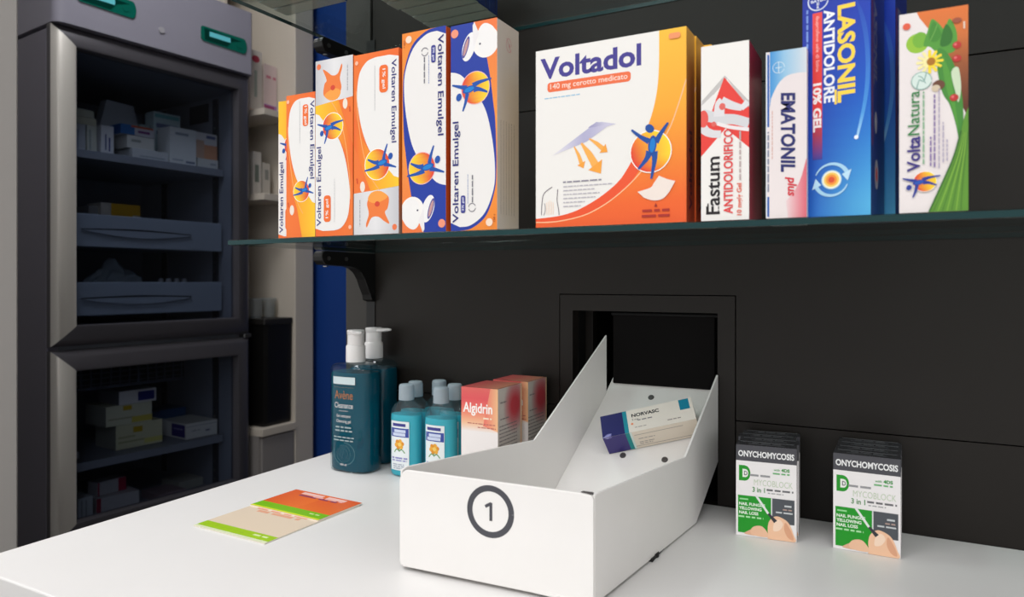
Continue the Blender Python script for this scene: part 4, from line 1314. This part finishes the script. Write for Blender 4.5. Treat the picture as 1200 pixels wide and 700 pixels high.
# header with the controls: rounded vertical corners
bm = bmesh.new()
pl_ = [(0.0, y1), (0.0, 0.040)] + [(0.024 - .024 * math.cos(R(k)), 0.024 - .024 * math.sin(R(k)) - .001) for k in (0, 20, 40, 60, 80)] + [(0.030, -.002), (FW_ - .010, -.002), (FW_ - .001, .006), (FW_, 0.02), (FW_, y1)]
prism(bm, pl_, 2, 1.8565, 2.06)
hdr = obj('header_panel', bm, M_FRIDGE, fr, True, 20)
def display(u0, u1, zc):
    yy = -0.0022
    hh = .024; w = u1 - u0
    bm = bmesh.new()
    pts = [(u0 + .008, zc - hh * .85), (u1 - .012, zc - hh)] + [(u1 - .012 + .012 * math.sin(R(k)), zc - .012 * 0 - hh * math.cos(R(k))) for k in (30, 60, 90, 120, 150)] + [(u1 - .012, zc + hh), (u0 + .004, zc + hh), (u0, zc + hh * .8), (u0, zc - hh * .6)]
    prism(bm, [(p[0], p[1]) for p in pts], 1, yy - .003, yy)
    dsp = obj('control_display', bm, M_DISPGREEN, hdr)
    bm = bmesh.new()
    prism(bm, [(u0 + .012, zc - hh * .7), (u0 + w * .55, zc - hh * .75), (u0 + w * .66, zc + hh * .1), (u1 - .02, zc + hh * .55), (u0 + .01, zc + hh * .78)], 1, yy - .0038, yy - .0031); obj('keypad', bm, M_DISPDARK, dsp)
    bm = bmesh.new(); box(bm, (u0 + w * .17, yy - .0046, zc - hh * .12), (u0 + w * .62, yy - .0039, zc + hh * .5)); obj('screen', bm, M_LCD, dsp)
    bm = bmesh.new(); cyl(bm, (u1 - .03, yy - .0044, zc - .002), .009, .0013, axis=1, n=18); obj('knob', bm, M_DISPGREEN, dsp)
display(0.052, 0.210, 1.944); display(0.410, 0.572, 1.941)
bm = bmesh.new(); cyl(bm, (0.285, -.005, 1.913), .009, .004, axis=1, n=20, r2=.0085); obj('key_lock', bm, mat('lock_plastic', (176, 174, 180), 0.4), hdr)
# doors: mitred aluminium frame swept round a rectangle, with glass
def door(z0_, z1_, label):
    # profile: (inset from the outer edge, depth behind the front plane)
    prof_ = [(0.0, DT), (0.0, .0235), (.0015, .0215), (.008, .0162), (.018, .0106), (.028, .0063), (.038, .0029), (.046, .0007), (.0505, .0), (.0535, .0012), (.0545, .005), (.0545, .040), (.050, DT)]
    bm = bmesh.new()
    rings_ = []
    for i_, dd in prof_:
        rings_.append([(i_, dd, z0_ + i_), (FW_ - i_, dd, z0_ + i_), (FW_ - i_, dd, z1_ - i_), (i_, dd, z1_ - i_)])
    # one strip of faces per rail, so that the corners are mitred
    V = [[bm.verts.new(p) for p in r] for r in rings_]
    n = len(V)
    for k in range(n):
        kk = (k + 1) % n
        for i_ in range(4):
            j_ = (i_ + 1) % 4
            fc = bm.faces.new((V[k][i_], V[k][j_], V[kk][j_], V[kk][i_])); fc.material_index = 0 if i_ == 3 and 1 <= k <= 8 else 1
    bmesh.ops.recalc_face_normals(bm, faces=bm.faces[:])
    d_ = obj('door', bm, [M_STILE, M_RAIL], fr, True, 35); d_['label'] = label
    bm = bmesh.new(); box(bm, (.0546, .030, z0_ + .0546), (FW_ - .0546, .034, z1_ - .0546)); obj('glass_pane', bm, M_DOORGLASS, d_)
    bm = bmesh.new()
    for lo, hi in (((.006, z0_ + .006), (.026, z1_ - .006)), ((FW_ - .026, z0_ + .006), (FW_ - .006, z1_ - .006)), ((.026, z0_ + .006), (FW_ - .026, z0_ + .026)), ((.026, z1_ - .026), (FW_ - .026, z1_ - .006))):
        box(bm, (lo[0], DT + .0001, lo[1]), (hi[0], DT + .0018, hi[1]))
    obj('gasket', bm, M_GASKET, d_)
    return d_
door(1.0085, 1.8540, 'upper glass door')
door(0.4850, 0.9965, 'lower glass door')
bm = bmesh.new(); box(bm, (FW_ - .025, .012, 0.9968), (FW_ + .002, .040, 1.0082), 0.001); obj('hinge', bm, M_CHROME, fr)
# shelves
for z in (1.549, 0.671):
    bm = bmesh.new(); box(bm, (0.0372, 0.105, z - .020), (FW_ - .0430, 0.56, z), 0.002); box(bm, (0.0372, 0.100, z - .022), (FW_ - .0430, 0.105, z + .001), 0.0008)
    obj('shelf', bm, M_LINER, fr)
# evaporator grille in the lower compartment
bm = bmesh.new()
box(bm, (0.040, 0.128, 0.868), (0.44, 0.50, 0.876)); box(bm, (0.040, 0.135, 0.876), (0.44, 0.139, 0.935), mi=1)
for k in range(15):
    box(bm, (0.042 + k * .0275, 0.128, 0.876), (0.045 + k * .0275, 0.1345, 0.935))
for k in range(4):
    box(bm, (0.042, 0.130, 0.882 + k * .0155), (0.44, 0.1345, 0.8845 + k * .0155))
o = obj('evaporator_grille', bm, [M_GRILLE, M_SLOT], fr); o['label'] = 'dark slatted grille under the divider'
# drawers
for zb, zt in ((1.278, 1.371), (1.083, 1.178)):
    bm = bmesh.new()
    x0_, x1_ = 0.060, 0.553
    box(bm, (x0_, 0.100, zb), (x1_, 0.106, zt), 0.002)
    box(bm, (x0_ + .01, 0.1065, zb + .004), (x0_ + .014, 0.52, zt - .010)); box(bm, (x1_ - .014, 0.1065, zb + .004), (x1_ - .010, 0.52, zt - .010))
    box(bm, (x0_ + .014, 0.1065, zb + .004), (x1_ - .014, 0.52, zb + .008)); box(bm, (x0_ + .014, 0.514, zb + .008), (x1_ - .014, 0.52, zt - .010))
    dr = obj('drawer', bm, M_DRAWER, fr)
    bm = bmesh.new()
    zc_ = zb + .047; xa, xb = 0.112, 0.442
    up = [(xa + (xb - xa) * k / 16, zc_ + .0035 * math.sin(PI * k / 16)) for k in range(17)]
    lo_ = [(xb - (xb - xa) * k / 16, zc_ - .016 * math.sin(PI * k / 16) - .001) for k in range(1, 16)]
    prism(bm, up + lo_, 1, 0.0935, 0.0998)
    prism(bm, [(p[0], p[1] + .0008) for p in up] + [(p[0], p[1] + .0055 - .002 * abs(1 - 2 * i / 16)) for i, p in reversed(list(enumerate(up)))], 1, 0.0985, 0.0998, mi=1)
    obj('handle', bm, [M_DRAWER, M_SLOT], dr)

# ---- stock inside the fridge
FG = {1: 'boxes on the upper fridge shelf', 2: 'boxes on the lower fridge shelf', 3: 'boxes on the fridge floor'}
def stock(name, label, u0, u1, off, d_, z0_, h_, base, lab=None, grp=None, rot=0.0, side=None, cat='medicine box'):
    """a carton inside the fridge: lab = list of (u0,v0,u1,v1,rgb) blocks and rows of print on its front"""
    w = u1 - u0
    def front(f):
        for q in lab or []:
            if len(q) == 5:
                f.rect(*q)
            else:
                f.fine(q[0], q[1], q[2] * f.w, q[3], q[4 + 0], q[5])
    cols = {'all': base}
    if side:
        cols['left'] = side
    o = carton(name, label, cat, w, d_, h_, cols, {'front': front}, fw((u0 + u1) / 2, off + d_ / 2, z0_ + .0004), FA + rot, grp)
    return o
T = (90, 96, 110)
z = 1.550
stock('medicine_box', 'upright grey-white box at the far left of the upper fridge shelf', .105, .143, .14, .08, z, .078, (176, 180, 186), [(.3, .1, .5, .8, (120, 130, 150))], FG[1])
stock('medicine_box', 'upright cream box second from left on the upper fridge shelf', .147, .174, .14, .08, z, .078, (196, 198, 186), [(.2, .1, .4, .85, (150, 160, 160))], FG[1])
stock('medicine_box', 'upright white box with blue print third from left on the upper fridge shelf', .181, .217, .13, .08, z, .084, (206, 208, 212), [(.3, .15, .42, .7, (80, 90, 130)), (.6, .12, .72, .6, (40, 50, 120))], FG[1])
stock('medicine_box', 'thin cream box lying on two upright boxes at left of the upper fridge shelf', .108, .174, .142, .07, z + .0788, .0205, (186, 184, 164), None, FG[1])
stock('medicine_box', 'topmost lying box at the left of the upper fridge shelf', .106, .168, .143, .07, z + .0998, .022, (176, 176, 160), None, FG[1])
stock('medicine_box', 'flat grey-white box at the foot of the middle stack on the upper fridge shelf', .265, .378, .118, .095, z, .030, (190, 194, 196), [(.2, .2, .9, .35, (150, 158, 164))], FG[1])
stock('medicine_box', 'white box in the middle of the stack on the upper fridge shelf', .256, .340, .130, .08, z + .0308, .038, (206, 206, 200), [(.15, .5, .5, .7, (150, 156, 150))], FG[1])
stock('medicine_box', 'blue and white box on top of the middle stack on the upper fridge shelf', .236, .340, .128, .08, z + .0696, .029, (190, 190, 196), [(0, 0, .4, 1, (60, 110, 170)), (.5, .3, .85, .55, (120, 60, 120)), (.3, .8, .95, 1, (190, 90, 60))], FG[1], side=(50, 96, 160))
stock('medicine_box', 'tall teal-edged white box at the back of the upper fridge shelf', .400, .492, .24, .05, z, .182, (186, 206, 208), [(.1, .72, .9, .8, (110, 120, 150)), (.1, .6, .9, .66, (110, 120, 150)), (.05, .9, .95, .97, (120, 180, 180))], FG[1])
stock('medicine_box', 'narrow greenish box beside the tall white one on the upper fridge shelf', .345, .379, .222, .017, z, .128, (140, 160, 160), [(.1, .3, .4, .9, (110, 130, 130)), (.55, .4, .8, .9, (190, 140, 100))], FG[1])
stock('medicine_box', 'large plain white box facing front on the upper fridge shelf', .384, .473, .120, .07, z, .116, (210, 214, 214), [(.2, .8, .7, .87, (140, 150, 160)), (.6, .06, .95, .12, (110, 120, 140)), (.1, .1, .5, .14, (160, 168, 174))], FG[1])
stock('medicine_box', 'flat white box at the right end of the upper fridge shelf', .480, .553, .122, .08, z, .031, (196, 198, 194), [(.6, .4, .9, .6, (150, 154, 160))], FG[1])
stock('medicine_box', 'white and orange box standing on a flat one, right end of the upper fridge shelf', .474, .552, .126, .05, z + .0318, .084, (206, 204, 204), [(.4, .0, 1, .55, (206, 150, 116)), (.5, .8, .92, .92, (90, 100, 140)), (0, 0, .4, .7, (190, 160, 140))], FG[1])
# gable-topped carton at the back
t_w = .150
bm = bmesh.new()
prism(bm, [(-.066, 0), (.066, 0), (.062, .12), (.044, .196), (-.040, .200), (-.060, .12)], 1, -.02, .02)
prism(bm, [(-.030, .11), (.04, .108), (.036, .117), (-.026, .120)], 1, -.0206, -.0201, mi=1)
o = obj('pharmacy_bag', bm, [mat('grey_paper', (170, 174, 180), 0.6), mat('orange_print', (196, 90, 56), 0.5)])
o.location = fw(.318, .31, z + .0004); o.rotation_euler = (0, 0, FA)
tag(o, 'grey paper bag with sloping shoulders standing at the back of the upper fridge shelf', 'bag')
# lower shelf
z = .6722
YL = (206, 204, 170)
stock('medicine_box', 'wide cream and yellow box lowest in the lower fridge shelf stack', .241, .386, .165, .12, z, .073, YL, [(.36, .62, .56, .86, (190, 160, 40)), (.05, .25, .6, .32, (170, 170, 130)), (.05, .45, .4, .52, (170, 170, 130)), (.6, .1, 1, .3, (210, 206, 120))], FG[2], side=(150, 150, 140))
stock('medicine_box', 'yellow-edged cream box in the middle of the lower fridge shelf stack', .212, .352, .165, .12, z + .0738, .060, (206, 206, 180), [(.36, .72, .55, .95, (190, 160, 40)), (.05, .3, .6, .38, (170, 170, 140)), (.55, .05, 1, .35, (210, 196, 90))], FG[2], side=(150, 150, 140))
stock('medicine_box', 'white box with dark blue label topping the stack on the lower fridge shelf', .250, .366, .165, .12, z + .1346, .040, (214, 212, 212), [(.5, .15, .95, .85, (34, 40, 120))], FG[2], side=(120, 120, 126))
def purple_left(f):
    f.rect(.05, .1, .6, .9, (52, 40, 118)); f.fine(.3, .6, .03, .004, (150, 150, 190))
bm_cols = {'all': (206, 206, 200), 'top': (196, 194, 184)}
o = carton('medicine_box', 'white box with a purple label lying at the right of the lower fridge shelf', 'medicine box', .110, .15, .050, bm_cols,
           {'left': lambda f: (f.rect(.45, .1, .95, .9, (52, 40, 118)), f.fine(.7, .6, .05, .004, (150, 150, 190))),
            'front': lambda f: (f.stroke([(0, .8), (1, .8)], .002, (150, 150, 150)), f.fine(.3, .5, .03, .004, (160, 160, 160)), f.fine(.7, .4, .02, .005, (90, 96, 120)))},
           fw(.497, .20, z + .0004), FA, FG[2])
stock('medicine_box', 'dark blue box behind the purple-labelled box on the lower fridge shelf', .425, .550, .30, .10, z, .074, (40, 84, 130), None, FG[2])
stock('medicine_box', 'small pale box at the far left of the lower fridge shelf', .075, .135, .16, .09, z, .020, (160, 160, 166), None, FG[2])
# fridge floor
z = .4906
stock('medicine_box', 'upright white box at the left on the fridge floor', .118, .158, .13, .08, z, .074, (160, 166, 170), [(.2, .1, .3, .9, (120, 126, 134)), (.5, .1, .6, .9, (120, 126, 134))], FG[3])
stock('medicine_box', 'white box with red ends lying on the fridge floor', .190, .310, .16, .08, z, .050, (180, 178, 180), [(0, 0, .1, 1, (150, 30, 60))], FG[3], rot=R(-6))
o = stock('medicine_box', 'red and white box propped on the lying box on the fridge floor', .196, .285, .19, .05, z + .0512, .040, (176, 174, 178), [(.72, 0, 1, 1, (160, 30, 66)), (0, 0, .06, 1, (150, 30, 60))], FG[3], rot=R(6))
stock('medicine_box', 'brownish flat box at the right on the fridge floor', .360, .450, .14, .10, z, .022, (130, 112, 116), None, FG[3])
stock('medicine_box', 'pale flat box at the far right on the fridge floor', .462, .550, .20, .10, z, .028, (150, 150, 140), None, FG[3])
# drawers' contents
stock('medicine_box', 'yellow and white box standing in the upper fridge drawer', .215, .334, .20, .08, 1.2866, .130, (196, 190, 180), [(.25, .1, 1, 1, (196, 150, 36)), (.8, .0, 1, .75, (200, 196, 180))], None)
stock('medicine_box', 'pale box behind the yellow one in the upper fridge drawer', .185, .212, .21, .08, 1.2866, .118, (140, 140, 140), None, None)
bm = bmesh.new()
bmesh.ops.create_icosphere(bm, subdivisions=4, radius=1.0)
rnd = random.Random(3)
from mathutils import noise as mnoise
for v in bm.verts:
    c_ = v.co.copy()
    n_ = mnoise.noise(c_ * 2.3) * .34 + abs(mnoise.noise(c_ * 5.1 + Vector((3, 1, 2)))) * .35
    pk = .35 * math.exp(-((c_.x + .15) ** 2 + c_.y ** 2) * 6)
    v.co = Vector((c_.x * .095 * (1 + n_ * .5), c_.y * .05 * (1 + n_), max(-1, c_.z) * .034 * (1 + n_ + (pk * 2.2 if c_.z > 0 else 0)) + .034))
mz = min(v.co.z for v in bm.verts)
for v in bm.verts:
    v.co.z -= mz
o = obj('plastic_bag', bm, M_BAG); o.location = fw(.29, .26, 1.0915 + .055); o.rotation_euler = (0, 0, FA)
tag(o, 'crumpled clear plastic bag in the lower fridge drawer', 'bag')
o.location = fw(.29, .26, 1.0915); o.scale = (1, 1, 1.55)
for k in range(4):
    t = thing('glass_vial', 'clear vial in the lower fridge drawer, %s from the bag' % ('nearest', 'second', 'third', 'furthest')[k], 'vial', fw(.412 + k * .027, .22, 1.0915), FA, 'vials in the lower fridge drawer')
    bm = bmesh.new(); loft(bm, [sup(r, r, zz, 16) for zz, r in ((0, .010), (.06, .010), (.072, .008), (.078, .006), (.084, .006))]); obj('vial_body', bm, M_SHELL, t, True, 40)
    bm = bmesh.new(); loft(bm, [sup(r, r, zz, 16) for zz, r in ((.0842, .0085), (.0985, .0085))]); obj('cap', bm, mat('vial_cap', (150, 154, 160), 0.4), t, True, 40)

# ================================================================== CREAM SHELVING UNIT
un = thing('shelving_unit', 'cream shelving unit between the refrigerator and the blue wall', 'shelving unit', (-2.02, 1.81, 0))
ux = lambda X: X + 2.02
uy = lambda Y: Y - 1.81
UX0, UX1 = ux(-2.20), ux(-1.86)
bm = bmesh.new(); box(bm, (UX0, uy(1.8437), 0), (UX1, uy(1.9314), 2.4), 0.002); obj('side_post', bm, M_UNIT, un)
bm = bmesh.new(); box(bm, (UX0, uy(1.690), 0.688), (UX1 - .18, uy(1.705), 2.4), 0.001); obj('side_post', bm, M_UNIT, un)
bm = bmesh.new(); box(bm, (UX0, uy(1.7052), 0.688), (UX0 + .012, uy(1.8435), 2.4)); obj('back_panel', bm, M_UNITB, un)
for z in (2.32, 1.764, 1.477):
    bm = bmesh.new(); box(bm, (UX0 + .0125, uy(1.7053), z - .022), (UX1 - .002, uy(1.8434), z), 0.001); obj('shelf', bm, M_UNIT, un)
bm = bmesh.new(); box(bm, (UX0, uy(1.690), 0.08), (UX1 - .012, uy(1.8434), 0.66)); cb = obj('cabinet', bm, M_CABINET, un)
bm = bmesh.new(); box(bm, (UX0, uy(1.690), 0.6602), (UX1 + .006, uy(1.8434), 0.6865), 0.002); obj('cabinet_top', bm, M_UNIT, un)
bm = bmesh.new(); box(bm, (UX1 - .0118, uy(1.697), 0.10), (UX1 - .002, uy(1.8425), 0.655), 0.002); obj('cabinet_door', bm, M_CABINET, un)
bm = bmesh.new(); box(bm, (UX0 + .01, uy(1.700), 0), (UX1 - .03, uy(1.8430), 0.0798)); obj('plinth', bm, M_DARKGREY, un)
# black bin with a lid
t = thing('storage_bin', 'black storage bin on the cabinet below the cream shelves', 'bin', (-1.965, 1.7745, 0.6868))
bm = bmesh.new()
loft(bm, [[(-.09 * s, -.060 * s2, z), (.088 * s, -.060 * s2, z), (.094 * s, -.045 * s2, z), (.094 * s, .064 * s2, z), (-.09 * s, .064 * s2, z)] for z, s, s2 in ((0, .94, .94), (.01, .96, .96), (.345, 1, 1))])
obj('bin_body', bm, M_BIN, t)
bm = bmesh.new(); box(bm, (-.093, -.063, .3452), (.097, .067, .3665), .003); obj('lid', bm, mat('bin_lid', (34, 32, 30), 0.5), t)
# clear tubs on the bin
for k, (yy, lab) in enumerate(((1.748, 'left clear plastic tub on the black bin'), (1.808, 'right clear plastic tub on the black bin'))):
    t = thing('plastic_tub', lab, 'tub', (-1.95, yy, 1.0538), 0, 'clear tubs on the black bin')
    bm = bmesh.new(); loft(bm, [sup(.024 * s, .024 * s, zz, 24) for zz, s in ((0, .85), (.004, .9), (.058, 1.0))]); obj('tub_body', bm, M_CLEARTUB, t, True, 40)
    bm = bmesh.new(); loft(bm, [sup(.026 * s, .026 * s, zz, 24) for zz, s in ((.0582, 1), (.066, 1), (.068, .9))]); obj('lid', bm, M_CLEARTUB, t, True, 40)
# boxes on the cream shelves
def cream_box1(f):
    f.ell(.5, .86, .016, .012, (196, 70, 90)); f.rect(.38, .25, .6, .68, (170, 180, 170)); f.rect(.02, 0, .98, .05, (220, 190, 180))
def pink_box(f):
    f.rect(0, 0, 1, 1, (222, 200, 200)); f.rect(.0, .0, 1, .22, (176, 130, 190)); f.rect(.0, .12, .8, .2, (160, 70, 120))
    f.fine(.55, .76, .045, .010, (200, 120, 140))
carton('medicine_box', 'tall white box with a red spot on the top cream shelf', 'medicine box', .052, .10, .215, {'all': (222, 214, 206)}, {'front': cream_box1}, (-1.995, 1.748, 1.7643), R(86), 'boxes on the cream shelves')
carton('medicine_box', 'pink and white box on the top cream shelf beside the cream post', 'medicine box', .060, .10, .180, {'all': (226, 212, 204), 'top': (220, 208, 200)}, {'front': pink_box}, (-1.995, 1.808, 1.7643), R(92), 'boxes on the cream shelves')
carton('medicine_box', 'thin white box standing on the second cream shelf next to the refrigerator', 'medicine box', .035, .09, .150, {'all': (206, 200, 192)}, {'front': lambda f: f.rect(.2, .3, .7, .7, (120, 130, 120))}, (-1.98, 1.742, 1.4773), R(90), 'boxes on the cream shelves')
carton('medicine_box', 'white box second from the left on the second cream shelf', 'medicine box', .034, .09, .118, {'all': (190, 184, 176)}, {'front': lambda f: f.rect(.3, .5, .8, .8, (140, 140, 136))}, (-1.985, 1.787, 1.4773), R(90), 'boxes on the cream shelves')

# ================================================================== LIGHT
def area(name, loc, rot, sx, sy, power, col=(253, 253, 254)):
    l = bpy.data.lights.new(name, 'AREA'); l.shape = 'RECTANGLE'; l.size = sx; l.size_y = sy
    l.energy = power; l.color = lin(col)[:3]
    o = bpy.data.objects.new(name, l); C.objects.link(o)
    o.location = loc; o.rotation_euler = rot
    return o
area('overhead_light', (-0.35, -0.55, 2.72), (0, 0, 0), 1.8, 0.5, 16)
area('overhead_light', (0.75, -0.9, 2.72), (0, 0, 0), 1.2, 0.6, 9)
area('overhead_light', (-1.35, -1.3, 2.72), (0, 0, 0), 1.2, 0.6, 12)
area('overhead_light', (-0.2, -2.2, 2.72), (0, 0, 0), 2.4, 0.6, 18)
area('overhead_light', (-1.42, 0.62, 2.72), (0, 0, 0), 0.4, 1.1, 19)  # unseen aisle light, added as fill to brighten the refrigerator

w = bpy.data.worlds.new('room_ambient'); bpy.context.scene.world = w; w.use_nodes = True
bg = w.node_tree.nodes['Background']; bg.inputs[0].default_value = lin((240, 239, 238)); bg.inputs[1].default_value = 0.9

vs = bpy.context.scene.view_settings
vs.view_transform = 'Standard'; vs.look = 'None'; vs.gamma = 1.0; vs.use_curve_mapping = False
vs.exposure = 0.19
